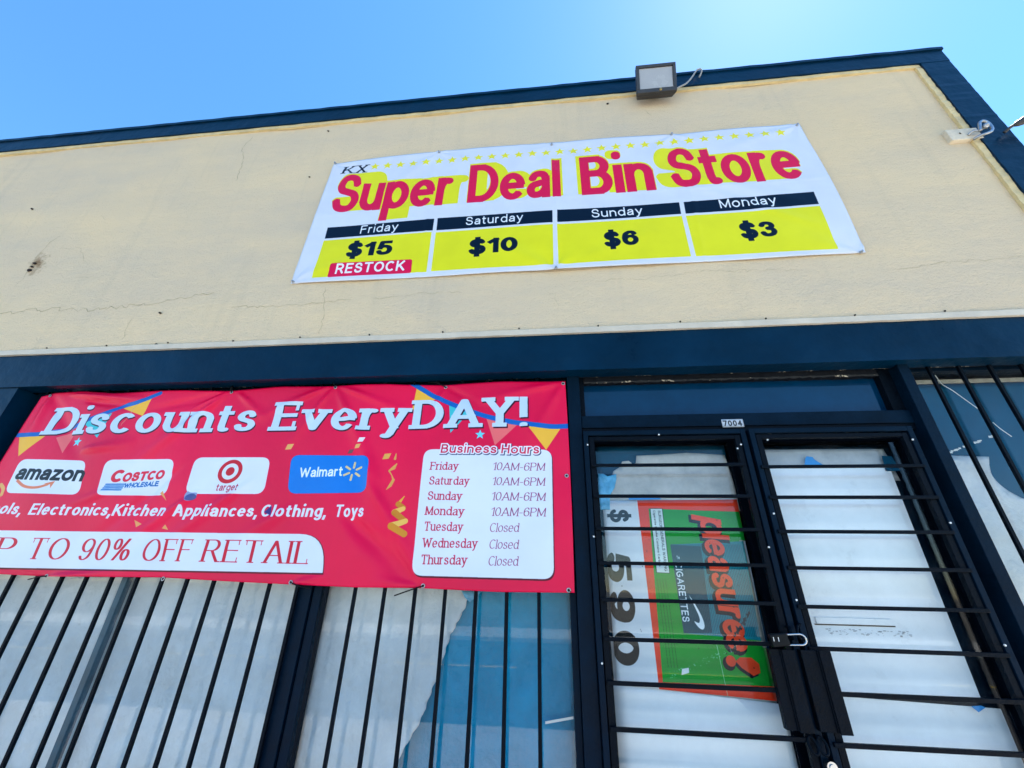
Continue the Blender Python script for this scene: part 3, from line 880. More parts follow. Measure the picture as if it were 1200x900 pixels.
box('transom_jamb', 1.896, 1.960, 0.120, 0.30, 2.429, 2.698, M['iron'], B)
th = wavy_strip('transom_head', 0.198, 1.894, 0.118, 0.30, 2.655, 2.698, M['soffit'], .003, 60)
wavy_strip('sealant_line', 0.2, 1.89, 0.112, 0.118, 2.650, 2.660, M['sealant'], .004, 90)
box('transom_pane', 0.198, 1.894, 0.160, 0.168, 2.429, 2.655, M['blue_panel'], B)
box('shop_interior', -3.7, 3.2, 0.80, 0.84, 0.0, 2.9, M['dark'], B)

def window(name_lbl, x0, x1, z0, z1, mull, head):
    bm = bmesh.new()
    for a, b in ((x0, x0 + .035), (x1 - .03, x1)):
        add_box(bm, a, b, .13, .21, z0, z1, .002)
    add_box(bm, x0 + .036, x1 - .031, .132, .21, z1 - head, z1, .002)
    add_box(bm, x0 + .036, x1 - .031, .11, .21, z0, z0 + .05, .002)
    bmesh.ops.recalc_face_normals(bm, faces=bm.faces)
    f = mobj('shop_window', bm, FRAME, B)
    f['label'] = name_lbl
    prev = x0 + .036
    for (a, b, yy0, mt) in mull:
        box('mullion', a, b, yy0, .190, z0 + .051, z1 - head - .001, mt, f, bev=.002)
        box('window_pane', prev, a - .001, .166, .170, z0 + .051, z1 - head - .001, M['glass'], f)
        prev = b + .001
    box('window_pane', prev, x1 - .031, .166, .170, z0 + .051, z1 - head - .001, M['glass'], f)
    return f
wl_ = window('wide left shop window behind the red banner', -3.703, 0.091, 0.46, 2.698, [(-2.462, -2.428, .155, M['steel_blue']), (-1.362, -1.292, .115, FRAME), (-1.286, -1.240, .128, FRAME)], .035)
wr_ = window('right shop window beside the doors', 2.022, 3.198, 0.46, 2.698, [], .02)

def shop_door(x0, x1, g0, g1, lbl):
    bm = bmesh.new()
    z0, z1 = .02, 2.316
    add_box(bm, x0, g0, .14, .185, z0, z1)
    add_box(bm, g1, x1, .14, .185, z0, z1)
    add_box(bm, g0, g1, .14, .185, 2.268, z1)
    add_box(bm, g0, g1, .14, .185, z0, .30)
    bmesh.ops.recalc_face_normals(bm, faces=bm.faces)
    d = mobj('shop_door', bm, M['iron_matt'], B)
    d['label'] = lbl
    box('door_pane', g0 + .002, g1 - .002, .158, .162, .30, 2.268, M['glass'], d)
    return d
shop_door(.188, 1.055, .240, .985, 'left glazed shop door covered from inside by the cigarette poster')
shop_door(1.060, 1.903, 1.118, 1.868, 'right glazed shop door covered from inside by white boards')

# ------------------------------------------------------------------ iron security doors
bar_me = {}
def hbar(L):
    if L not in bar_me:
        bm = bmesh.new()
        add_box(bm, -L / 2, L / 2, -.008, .008, -.008, .008, .0015)
        bmesh.ops.recalc_face_normals(bm, faces=bm.faces)
        me = bpy.data.meshes.new('bar'); bm.to_mesh(me); bm.free(); me.materials.append(M['iron'])
        bar_me[L] = me
    return bar_me[L]
screw_me = cyl_mesh('screw', .0048, .005, M['screw_white'])
def iron_door(x0, x1, lbl, bars, b0, b1, screws):
    D = thing('security_door', lbl, 'security door', 'pair of barred iron doors', ((x0 + x1) / 2, .06, 0.04))
    z0, z1 = .04, 2.314
    bm = bmesh.new()
    w = .026
    add_box(bm, x0, x0 + w, .05, .088, z0, z1, .002)
    add_box(bm, x1 - w, x1, .05, .088, z0, z1, .002)
    add_box(bm, x0 + w, x1 - w, .0505, .088, z1 - w, z1, .002)
    add_box(bm, x0 + w, x1 - w, .0505, .088, z0, z0 + w, .002)
    bmesh.ops.recalc_face_normals(bm, faces=bm.faces)
    mobj('outer_frame', bm, FRAME, D)
    bm = bmesh.new()
    a, b, c, d = x0 + w + .005, x1 - w - .005, z0 + w + .005, z1 - w - .008
    t = .028
    add_box(bm, a, a + t, .056, .082, c, d, .002)
    add_box(bm, b - t, b, .056, .082, c, d, .002)
    add_box(bm, a + t, b - t, .0565, .082, d - t * .75, d, .002)
    add_box(bm, a + t, b - t, .0565, .082, c, c + t, .002)
    bmesh.ops.recalc_face_normals(bm, faces=bm.faces)
    mobj('inner_frame', bm, M['iron'], D)
    for z in bars:
        o = bpy.data.objects.new('bar', hbar(round(b1 - b0, 3)))
        o.location = Vector(((b0 + b1) / 2, .046, z)) - D.location
        o.rotation_euler = (random.uniform(-.02, .02), random.uniform(-.002, .002), 0)
        link(o, D)
    for x, z in screws:
        o = bpy.data.objects.new('screw', screw_me)
        o.location = Vector((x, .046, z)) - D.location
        link(o, D)
    return D
DL = iron_door(.170, 1.048, 'left black iron security door with horizontal bars over the cigarette poster', [2.112, 1.947, 1.785, 1.624, 1.464, 1.306, 1.141, .982, .82, .66, .50, .34, .18], .205, .995,
          [(.190, 2.231), (.190, 1.746), (.586, 2.285), (1.008, 2.222), (.189, 1.211), (1.020, 1.705), (.985, 2.20)])
DR = iron_door(1.068, 1.890, 'right black iron security door with horizontal bars over plain white boards', [2.098, 1.941, 1.778, 1.616, 1.456, 1.295, 1.137, .971, .81, .65, .49, .33, .17], 1.080, 1.862,
          [(1.150, 2.246), (1.864, 2.237), (1.083, 1.481), (1.083, 1.862), (1.866, 1.822), (1.866, 1.33)])
def latch(x0, x1, fold, D):
    bm = bmesh.new()
    z0, z1 = 1.014, 1.291
    add_box(bm, x0, fold - .004, .018, .024, z0, z1, .0012)
    add_box(bm, fold, x1, .006, .012, z0 - .004, z1, .0012)
    add_box(bm, fold - .005, fold + .001, .012, .030, z0, z1, .001)
    add_box(bm, x0, x0 + .006, .024, .050, z0, z1, .001)
    bmesh.ops.recalc_face_normals(bm, faces=bm.faces)
    return mobj('latch_guard', bm, M['iron'], D)
latch(.905, 1.003, .950, DL)
latch(1.032, 1.146, 1.100, DR)
for x, D in ((.994, DL), (1.030, DR)):
    pts = [(x + .016 * math.cos(a), .03 + .012 * math.sin(a * 1), .968 + .026 * math.sin(a)) for a in [2 * math.pi * k / 16 for k in range(16)]]
    tube('pull_ring', pts, .0055, M['iron'], D, 8, True)
bm = bmesh.new()
add_tube(bm, [(1.043, .045, .905), (1.043, .022, .905)], [.021, .019], 18)
add_tube(bm, [(1.043, .0215, .905), (1.043, .017, .905)], [.0115, .011], 14)
bmesh.ops.recalc_face_normals(bm, faces=bm.faces)
mobj('lock_cylinder', bm, M['chrome'], DR)
# staple the padlock closes on
tube('staple', [(1.012, .05, 1.375), (1.010, .012, 1.372), (1.010, .006, 1.350), (1.012, .012, 1.332), (1.014, .05, 1.330)], .0055, M['iron'], DL)
tube('staple', [(1.072, .05, 1.385), (1.046, .022, 1.378), (1.034, .012, 1.352), (1.046, .022, 1.330), (1.072, .05, 1.326)], .0055, M['iron'], DR)

PD = thing('padlock', 'black padlock with steel shackle hanging where the two security doors meet', 'padlock', None, (.95, .0, 1.33))
bm = bmesh.new()
add_box(bm, .908, .982, -.014, .010, 1.303, 1.352, .006)
bmesh.ops.recalc_face_normals(bm, faces=bm.faces)
bmesh.ops.rotate(bm, verts=bm.verts, cent=(.945, 0, 1.328), matrix=Matrix.Rotation(R(-7), 3, 'Y'))
mobj('padlock_body', bm, M['black_plastic'], PD)
pts = [(.975, -.004, 1.347)] + [(1.032 + .024 * math.cos(a), -.004, 1.331 + .020 * math.sin(a)) for a in [R(d) for d in range(90, -91, -15)]] + [(.975, -.004, 1.309)]
tube('shackle', pts, .0042, M['chrome'], PD, 10)
for dx in (0, .020):
    box('warning_mark', .9175 + dx, .9200 + dx, -.0158, -.0150, 1.322, 1.338, M['screw_white'], PD)

# ------------------------------------------------------------------ window guards of vertical bars
def guard(lbl, xs, z0, z1, rails, x0, x1, skip=()):
    D = thing('window_guard', lbl, 'window guard', 'iron bars bolted over the shop windows', ((x0 + x1) / 2, .09, z0))
    bm = bmesh.new()
    L = z1 - z0
    add_box(bm, -.0085, .0085, -.0085, .0085, -L / 2, L / 2, .002)
    bmesh.ops.recalc_face_normals(bm, faces=bm.faces)
    me = bpy.data.meshes.new('bar'); bm.to_mesh(me); bm.free(); me.materials.append(M['iron'])
    for x in xs:
        o = bpy.data.objects.new('bar', me)
        o.location = Vector((x, .098, (z0 + z1) / 2)) - D.location
        o.rotation_euler = (0, random.uniform(-.0015, .0015), random.uniform(-.05, .05))
        link(o, D)
    for z in rails:
        box('rail', x0, x1, .108, .114, z - .016, z + .016, M['iron'], D)
    return D
guard('black vertical window bars hanging below the red banner', [-.093, -.253, -.409, -.567, -.724, -.885, -1.043, -1.197, -1.363, -1.522, -1.685, -1.847, -2.006, -2.155, -2.306, -2.463, -2.621, -2.774, -2.931, -3.09, -3.25, -3.41, -3.57], .50, 2.690, [.52, 2.1], -3.69, .080)
guard('black vertical bars over the right window beside the doors', [2.034, 2.156, 2.312, 2.471, 2.632, 2.79, 2.95, 3.11], .50, 2.690, [.52], 2.024, 3.196)

# ------------------------------------------------------------------ sheets behind the glass
def bumpy(name, pts, y, mt, amp=.006, seed=0, step=.03):
    """a soft sheet hanging behind the glass: outline pts (x, z), creased out of plane"""
    bm = bmesh.new()
    f = bm.faces.new([bm.verts.new((x, y, z)) for x, z in pts])
    xs = [p[0] for p in pts]; zs = [p[1] for p in pts]
    for ax, lo, hi in ((0, min(xs), max(xs)), (2, min(zs), max(zs))):
        k = lo + step
        while k < hi:
            no = (1, 0, 0) if ax == 0 else (0, 0, 1)
            bmesh.ops.bisect_plane(bm, geom=bm.verts[:] + bm.edges[:] + bm.faces[:], plane_co=(k, 0, 0) if ax == 0 else (0, 0, k), plane_no=no)
            k += step
    rg = random.Random(seed)
    W_ = [(rg.uniform(-9, 9), rg.uniform(-6, 6), rg.uniform(0, 6)) for _ in range(7)]
    CRE = [(rg.uniform(min(xs), max(xs)), rg.uniform(min(zs), max(zs)), rg.uniform(0, math.pi), rg.uniform(.03, .09)) for _ in range(9)]
    for v in bm.verts:
        for cx_, cz_, an_, w_ in CRE:
            q_ = abs((v.co.x - cx_) * math.sin(an_) - (v.co.z - cz_) * math.cos(an_))
            l_ = abs((v.co.x - cx_) * math.cos(an_) + (v.co.z - cz_) * math.sin(an_))
            v.co.y -= amp * .55 * max(0, 1 - q_ / w_) * max(0, 1 - l_ / .45)
        v.co.y += sum(math.sin(v.co.x * a + v.co.z * b + c) for a, b, c in W_) * amp / 2.5 + random.uniform(-.0004, .0004)
    bmesh.ops.solidify(bm, geom=bm.faces[:], thickness=.0012)
    bmesh.ops.recalc_face_normals(bm, faces=bm.faces)
    return mobj(name, bm, mt, None, smooth=True)

S = bumpy('paper_sheet', [(-3.70, .52), (-2.43, .52), (-2.43, 2.66), (-3.70, 2.66)], .243, M['paper'], .012, 1)
tag(S, 'off-white paper sheet filling the far left window pane behind bars', 'paper sheet', 'paper sheets covering the left window')
S = bumpy('paper_sheet', [(-2.52, .52), (-1.27, .52), (-1.27, 2.66), (-2.52, 2.66)], .218, M['paper'], .011, 2)
tag(S, 'off-white paper sheet in the middle window pane left of the wide dark mullion', 'paper sheet', 'paper sheets covering the left window')
edge = [(-.40, 2.66), (-.42, 1.60), (-.44, 1.515)]
ctl = [(-0.464, 1.481), (-0.495, 1.397), (-0.558, 1.28), (-0.593, 1.145), (-0.623, 1.06), (-0.654, 0.962), (-0.678, 0.913), (-0.719, 0.848), (-0.745, 0.801), (-.80, .68), (-.86, .53)]
k = 0
for a, b in zip(ctl, ctl[1:]):
    n = max(1, int(math.hypot(b[0] - a[0], b[1] - a[1]) / .011))
    for i in range(n):
        t = i / n
        k += 1
        off = .0075 * abs(math.sin(k * .62)) * (.6 + .5 * random.random())
        edge.append((a[0] + (b[0] - a[0]) * t + off, a[1] + (b[1] - a[1]) * t - off * .25))
S = bumpy('paper_sheet', [(-1.26, 2.66)] + edge + [(-.86, .52), (-1.26, .52)], .222, M['paper'], .020, 3)
tag(S, 'creased off-white sheet with scalloped torn edge overlapping the blue plastic', 'paper sheet', 'paper sheets covering the left window')
S = bumpy('plastic_sheet', [(-1.10, .52), (.065, .52), (.065, 2.66), (-1.0, 2.66)], .268, M['blue_plastic'], .013, 4)
tag(S, 'bright blue plastic sheet behind window bars next to the left door post', 'plastic sheet')
S = bumpy('tape_scrap', [(-0.507, 1.488), (-0.391, 1.491), (-0.431, 1.457), (-0.457, 1.433), (-0.486, 1.456)], .2065, M['bag'], .001, 5)
tag(S, 'small light blue scrap stuck on the white sheet just under the red banner', 'scrap')
S = plate('tape_strip', [(-0.074, 0.952), (0.057, 0.976), (0.057, 0.966), (-0.074, 0.942)], .236, .2372, M['screw_white'])
tag(S, 'thin white tape strip across the blue plastic sheet', 'tape')

# right window
S = bumpy('blue_film', [(2.03, 2.66), (3.16, 2.66), (3.16, .52), (2.03, .52)], .262, M['blue_film'], .004, 6, .05)
tag(S, 'dark blue film covering the top of the right window', 'window film')
cv_ = [(2.03, 2.213), (2.364, 2.196)] + [(q.x, q.y) for q in smooth_pts([(2.345, 2.15, 0), (2.335, 2.09, 0), (2.36, 2.03, 0), (2.42, 1.977, 0), (2.52, 1.93, 0), (2.66, 1.90, 0), (2.85, 1.93, 0), (3.16, 2.05, 0)], 5)]
S = bumpy('paper_sheet', cv_ + [(3.16, .52), (2.03, .52)], .240, M['paper'], .004, 7, .05)
tag(S, 'pale sheet with a round cut-out edge in the right window below blue film', 'paper sheet')
pts = [Vector((*(2.147, 2.213), 0)), Vector((*(2.441, 2.317), 0))]
bm = bmesh.new()
for i in range(26):
    t = i / 26 + random.uniform(-.01, .01)
    if random.random() < .25: continue
    p = pts[0].lerp(pts[1], t)
    add_box(bm, p.x, p.x + random.uniform(.008, .02), .2375, .2385, p.y - random.uniform(.002, .007), p.y + random.uniform(.002, .008))
S = mobj('tape_residue', bm, M['string'])
S['kind'] = 'stuff'
tag(S, 'flaky white tape line slanting across the blue film of the right window', 'tape')
S = tube('string', smooth_pts([(2.247, .176, 2.674), (2.262, .178, 2.615), (2.300, .18, 2.575), (2.345, .18, 2.51), (2.380, .178, 2.455)], 8), .0022, M['string'])
tag(S, 'long white string hanging from the top of the right window', 'string')
S = tube('string', smooth_pts([(2.416, .178, 2.374), (2.437, .178, 2.335), (2.470, .178, 2.290)], 6), .0022, M['string'])
tag(S, 'short loose white string end lower on the right window', 'string')
bm = bmesh.new()
add_box(bm, 2.062, 3.14, .215, .23, 2.640, 2.664, .003)
S = mobj('masking_strip', bm, M['caulk'])
tag(S, 'dirty cream strip along the top edge of the right window', 'strip')
bm = bmesh.new()
add_box(bm, -3.40, -2.50, .195, .21, 2.634, 2.660, .003)
S = mobj('masking_strip', bm, M['caulk'])
tag(S, 'dirty pale strip showing above the left end of the red banner', 'strip')

# left door contents (from the glass inwards)
S = bumpy('grey_card', [(.283, 1.90), (.300, 1.968), (.315, 2.05), (.338, 2.118), (.375, 2.140), (.395, 2.175), (.432, 2.178), (.452, 2.158), (.470, 2.165), (.478, 2.208), (.60, 2.212), (.76, 2.222), (.97, 2.208), (.985, 2.05), (.987, 1.90)], .192, M['grey_card'], .003, 8)
tag(S, 'stained grey paper with torn top above the cigarette poster in left door', 'paper sheet')
S = bumpy('blue_film', [(.236, 1.2), (.99, 1.2), (.99, 2.275), (.236, 2.275)], .222, M['blue_film'], .003, 9, .05)
tag(S, 'dark blue film behind the torn grey paper at top of left door', 'window film')
S = bumpy('plastic_bag', [(.248, 1.90), (.245, 2.02), (.250, 2.102), (.280, 2.10), (.300, 2.085), (.330, 2.092), (.352, 2.098), (.350, 2.07), (.335, 2.02), (.310, 1.985), (.302, 1.95), (.300, 1.90)], .186, M['bag'], .006, 10, .012)
tag(S, 'crumpled light blue plastic bag stuffed beside the poster in left door', 'plastic bag')
S = plate('tape_strip', [(.405, 1.952), (.576, 1.955), (.576, 1.972), (.405, 1.968)], .168, .1685, M['tape'])
tag(S, 'blue tape strip at the top edge of the cigarette poster', 'tape')
S = bumpy('white_board', [(.246, .30), (.985, .30), (.985, 1.067), (.72, 1.085), (.44, 1.105), (.246, 1.115)], .190, M['white_board'], .002, 11, .06)
tag(S, 'white board under the cigarette poster in the lower left door', 'board')
S = bumpy('white_board', [(.252, .96), (.962, .96), (.962, 1.30), (.252, 1.30)], .2025, M['white_board'], .002, 15, .06)
tag(S, 'white board edge just below the orange poster border in left door', 'board')

# right door contents
S = plate('white_board', [(1.122, 1.118), (1.790, 1.106), (1.800, 2.128), (1.122, 2.128)], .178, .184, M['white_board'])
tag(S, 'large white board filling the right door from second bar to lower seam', 'board', 'white boards in the right door')
S = plate('white_board', [(1.122, .30), (1.862, .30), (1.862, 1.086), (1.60, 1.094), (1.122, 1.108)], .192, .198, M['white_board'])
tag(S, 'lower white board of the right door, wider and set below the seam', 'board', 'white boards in the right door')
S = bumpy('grey_card', [(1.122, 2.06), (1.845, 2.06), (1.822, 2.236), (1.122, 2.240)], .200, M['grey_card2'], .003, 12, .04)
tag(S, 'grey wrinkled paper strip at the top of the right door', 'paper sheet')
S = bumpy('blue_film', [(1.12, .8), (1.899, .8), (1.899, 2.266), (1.12, 2.266)], .215, M['dark_gap_fill'], .002, 13, .06)  # sheet coloured near-black to stand in for the dark strip beside the boards
tag(S, 'almost black sheet filling the gap with dark beside the right door boards', 'window film')
S = plate('tape_scrap', [(1.370, 2.138), (1.385, 2.178), (1.396, 2.190), (1.425, 2.186), (1.432, 2.170), (1.470, 2.138)], .172, .1725, M['tape'])
tag(S, 'bright blue tape scrap on the grey paper top of right door', 'tape')
S = plate('tape_scrap', [(1.77, 2.105), (1.78, 2.19), (1.83, 2.185), (1.845, 2.105)], .173, .1735, M['blue_film'])
tag(S, 'dull blue tape patch at upper right corner of the right door paper', 'tape')
S = plate('tape_scrap', [(1.735, 1.094), (1.775, 1.098), (1.790, 1.092), (1.755, 1.074)], .172, .1725, M['tape'])
tag(S, 'tiny blue tape triangle at the lower seam of right door boards', 'tape')
bm = bmesh.new()
add_box(bm, 1.208, 1.540, .1715, .1775, 1.384, 1.410, .001)
bmesh.ops.recalc_face_normals(bm, faces=bm.faces)
S = mobj('label_strip', bm, M['white_board'])
tag(S, 'raised narrow white label strip on the right door board', 'label holder')
box('strip_rim', 1.200, 1.548, .174, .1778, 1.378, 1.3825, M['hole'], S)
rg = random.Random(4)
bm = bmesh.new()
for i in range(70):
    x = rg.uniform(1.24, 1.60); z = 1.352 + rg.uniform(-.012, .012) - (x - 1.24) * .01
    s_ = rg.uniform(.002, .007)
    add_box(bm, x, x + s_ * 1.6, .1765, .1778, z, z + s_ * .7)
S = mobj('glue_smudge', bm, M['smudge'])
S['kind'] = 'stuff'
tag(S, 'grey smudged glue marks on white board under the label strip', 'smudge')

# ------------------------------------------------------------------ cigarette poster
RED, GREEN = (.93, .23, .10), (.03, .58, .16)
pc = Canvas('poster_print', .24, 1.0, 1.05, 1.98, 1000, (.86, .87, .88))
pc.poly([(.452, 2.0), (.452, 1.10), (1.02, 1.03), (1.02, 2.0)], RED)
pc.poly([(.508, 1.908), (.975, 1.892), (.975, 1.132), (.472, 1.130)], GREEN)
pc.poly([(.945, 1.75), (.985, 1.75), (.985, 1.28), (.945, 1.28)], (.55, .55, .50))
pc.poly([(.966, 1.745), (1.0, 1.745), (1.0, 1.28), (.962, 1.28)], (.86, .88, .90))
pc.poly([(0.594, 1.725), (0.964, 1.745), (0.944, 1.307), (0.597, 1.328)], (.0, .50, .54))
for k in range(46):
    x = .604 + (.950 - .604) * k / 45
    pc.line([(x - .004, 1.728), (x - .006, 1.322)], .0028, (.0, .24, .32), .75)
pc.poly([(0.594, 1.725), (0.747, 1.718), (0.731, 1.332), (0.597, 1.328)], (.01, .14, .20), .55)
# warning box
pc.poly([(.516, 1.908), (.580, 1.908), (.571, 1.588), (.507, 1.590)], (.82, .87, .85))
pc.line([(.516, 1.908), (.580, 1.908), (.571, 1.588), (.507, 1.590), (.516, 1.908)], .003, (.05, .2, .12))
pc.text('SURGEON GENERALS WARNING', (.555, 1.898), (.548, 1.598), .014, (.1, .15, .15), hx=.05, hy=.05)
pc.text('Cigarette Smoke Contains Carbon', (.530, 1.898), (.523, 1.62), .011, (.1, .15, .15), hx=.05, hy=.05)
for j in range(4):
    for i in range(26):
        z = 1.56 - i * .0145
        pc.line([(.505 + j * .014, z), (.505 + j * .014, z - .009)], .004, (.03, .30, .12), .5)
# price
pc.text('$', (.300, 1.905), (.300, 1.835), .095, (.03, .10, .14), hx=.075, hy=.07)
pc.text('590', (.258, 1.685), (.256, 1.188), .125, (.02, .03, .04), hx=.11, hy=.075, track=.16)
# headline in fat brush script with a drop shadow
for off_, c_, gr in (((-.010, -.010), (.04, .05, .10), .006), ((0, 0), (.96, .27, .12), .0)):
    a_ = dict(hx=.086, hy=.060, serif=0.0, slant=.12, track=.02, off=off_, grow=gr)
    pc.text('p', (.768, 1.872), (.762, 1.780), .150, c_, **a_)
    pc.text('leasure', (.764, 1.783), (.784, 1.315), .135, c_, **a_)
    pc.text('e', (.785, 1.340), (.790, 1.262), .128, c_, **a_)
    pc.disc((.792 + off_[0], 1.222 + off_[1]), .022 + gr, c_)
    pc.poly([(x + off_[0], z + off_[1]) for x, z in ((.812, 1.222), (.835, 1.238), (.885, 1.238), (.914, 1.215), (.912, 1.180), (.880, 1.168), (.835, 1.196))], c_)
pc.text('CIGARETTES', (.604, 1.638), (.600, 1.375), .034, (.88, .92, .94), hx=.07, hy=.06, track=.12)
pc.text('The', (.617, 1.655), (.632, 1.655), .016, (.88, .92, .94), hx=.06, hy=.06)
sw = [(q.x, q.y) for q in smooth_pts([(.648, 1.494, 0), (.672, 1.452, 0), (.694, 1.400, 0), (.700, 1.362, 0), (.690, 1.345, 0), (.672, 1.352, 0), (.655, 1.378, 0), (.676, 1.372, 0), (.682, 1.395, 0), (.668, 1.440, 0)], 5)]
pc.poly(sw, (.93, .95, .95))
rg = random.Random(3)
for i in range(60):      # scuffs along the old fold
    t = rg.random(); x = .50 + t * .33 + rg.uniform(-.012, .012); z = 1.155 + t * .12 + rg.uniform(-.012, .012)
    pc.disc((x, z), (rg.uniform(.001, .004), rg.uniform(.001, .003)), (.55, .80, .70), .6)
pc.rect([(.560, 1.160), (.596, 1.170), (.598, 1.190), (.566, 1.184)], .003, (.88, .90, .90))
for i in range(40):
    x, z = rg.uniform(.27, .95), rg.uniform(1.12, 1.93)
    pc.disc((x, z), (rg.uniform(.001, .003), rg.uniform(.001, .004)), (.08, .10, .08), .7)
pc.line([(.74, 1.30), (.752, 1.08)], .003, (.70, .85, .75), .7)
for i in range(50):
    t = rg.random(); x = .83 + t * .09; z = 1.32 + t * .10
    pc.disc((x + rg.uniform(-.006, .006), z + rg.uniform(-.006, .006)), rg.uniform(.002, .006), (.04, .15, .20), .8)
img = pc.image()

def printed_sheet(name, outline_fn, nu, nv, cv, disp, y, mt, parent=None, thick=.0012):
    """outline_fn(u, v) -> (x, z); disp(x, z) -> metres towards the street"""
    bm = bmesh.new()
    uvl = bm.loops.layers.uv.new('UVMap')
    V, flat = [], []
    for j in range(nv + 1):
        r_, f_ = [], []
        for i in range(nu + 1):
            x, z = outline_fn(i / nu, j / nv)
            r_.append(bm.verts.new((x, y - disp(x, z), z)))
            f_.append((x, z))
        V.append(r_); flat.append(f_)
    wd, hd = cv.W / cv.ppm, cv.H / cv.ppm
    uvof = {}
    for j in range(nv + 1):
        for i in range(nu + 1):
            uvof[V[j][i]] = ((flat[j][i][0] - cv.x0) / wd, (flat[j][i][1] - cv.z0) / hd)
    for j in range(nv):
        for i in range(nu):
            bm.faces.new((V[j][i], V[j][i + 1], V[j + 1][i + 1], V[j + 1][i]))
    for f in bm.faces:
        for l in f.loops:
            l[uvl].uv = uvof[l.vert]
    o = mobj(name, bm, mt, parent, smooth=True)
    o.data.materials.append(M['banner_back'])
    md = o.modifiers.new('thickness', 'SOLIDIFY')
    md.thickness = thick
    md.offset = -1
    md.material_offset = 1
    md.material_offset_rim = 0
    return o
def quad(tl, tr, br, bl):
    def f(u, v):
        bx, bz = bl[0] + (br[0] - bl[0]) * u, bl[1] + (br[1] - bl[1]) * u
        tx, tz = tl[0] + (tr[0] - tl[0]) * u, tl[1] + (tr[1] - tl[1]) * u
        return bx + (tx - bx) * v, bz + (tz - bz) * v
    return f
PO = printed_sheet('cigarette_poster', quad((.262, 1.950), (.978, 1.957), (.958, 1.078), (.262, 1.112)), 30, 36, pc,
                   lambda x, z: .0015 * math.sin(x * 14) + .001 * math.sin(z * 17 + x * 6) - (.004 * max(0, (1.25 - z)) / .2), .182, print_mat('poster_paper', img, .35, .2, .2, .10))
tag(PO, 'green and orange cigarette poster turned sideways with 590 price in left door', 'poster')

# ------------------------------------------------------------------ upper banner
WHT, CR, YE, NV = (.83, .86, .90), (.86, .06, .29), (.88, .88, .10), (.005, .07, .15)
ub = Canvas('upper_banner_print', -1.93, 2.09, 3.44, 4.93, 560, WHT)
for i in range(30):
    t = i / 29
    if i < 15:
        s0, s1, u = (-1.474, 4.745), (0.118, 4.748), i / 14
    else:
        s0, s1, u = (0.228, 4.741), (1.844, 4.749), (i - 15) / 14
    ub.star((s0[0] + (s1[0] - s0[0]) * u, s0[1] + (s1[1] - s0[1]) * u), .044, (.90, .88, .16), 0, .42, 1)
ub.text('KX', (-1.763, 4.683), (-1.546, 4.68), .098, (.03, .08, .14), hx=.065, hy=.024, serif=.07, slant=.12, track=.16)
vp_ = (0.189, 4.452)
T = dict(hx=.096, hy=.060)
words = (('Super', (-1.774, 4.205), (-0.749, 4.19), .455, 0, .035), ('Deal', (-0.626, 4.199), (0.11, 4.196), .450, 0, .035), ('Bin', (0.269, 4.195), (0.823, 4.196), .452, 0, .035), ('Store', (0.944, 4.197), (1.886, 4.203), .456, 0, .035))
for s_, a_, b_, h_, sl, tr in words:
    ub.text(s_, a_, b_, h_, YE, slant=sl, track=tr, ext=(vp_, .12), grow=.004, off=(0, .012), **T)
for s_, a_, b_, h_, sl, tr in words:
    ub.text(s_, a_, b_, h_, CR, slant=sl, track=tr, **T)
for (tl, tr, br, bl, ytr, ybr, ybl) in (
    ((-1.739, 4.037), (-0.871, 4.049), (-0.871, 3.926), (-1.735, 3.917), (-0.877, 3.91), (-0.873, 3.517), (-1.739, 3.519)),
    ((-0.844, 4.052), (0.04, 4.05), (0.038, 3.924), (-0.841, 3.924), (0.039, 3.904), (0.034, 3.517), (-0.839, 3.521)),
    ((0.076, 4.052), (0.961, 4.045), (0.956, 3.926), (0.073, 3.924), (0.957, 3.905), (0.956, 3.523), (0.069, 3.517)),
    ((0.993, 4.044), (1.882, 4.053), (1.878, 3.927), (0.988, 3.925), (1.878, 3.908), (1.873, 3.512), (0.989, 3.522))):
    ub.poly([tl, tr, br, bl], NV)
    ub.poly([(bl[0] - .003, bl[1] - .022), ytr, ybr, ybl], YE)
D_ = dict(hx=.05, hy=.05, track=.12)
ub.text('Friday', (-1.455, 3.944), (-1.151, 3.951), .090, (.9, .93, .95), **D_)
ub.text('Saturday', (-0.619, 3.956), (-0.181, 3.958), .088, (.9, .93, .95), **D_)
ub.text('Sunday', (0.326, 3.95), (0.693, 3.951), .088, (.9, .93, .95), **D_)
ub.text('Monday', (1.234, 3.956), (1.618, 3.961), .088, (.9, .93, .95), **D_)
P_ = dict(hx=.105, hy=.075, track=.07)
ub.text('$15', (-1.525, 3.706), (-1.163, 3.706), .142, NV, slant=.0, **P_)
ub.text('$10', (-0.579, 3.658), (-0.218, 3.658), .142, NV, slant=.0, **P_)
ub.text('$6', (0.394, 3.651), (0.633, 3.654), .142, NV, slant=0, **P_)
ub.text('$3', (1.312, 3.657), (1.549, 3.657), .142, NV, slant=0, **P_)
ub.rect([(-1.62, 3.648), (-0.994, 3.647), (-0.986, 3.516), (-1.619, 3.514)], .02, CR)
ub.text('RESTOCK', (-1.569, 3.543), (-1.044, 3.542), .098, (.92, .94, .95), hx=.08, hy=.065, track=.12)
uimg = ub.image()
UG = [(-1.856, 4.838), (-0.917, 4.863), (0.054, 4.849), (1.029, 4.839), (1.991, 4.829), (-1.875, 3.488), (0.05, 3.477), (2.0, 3.477)]
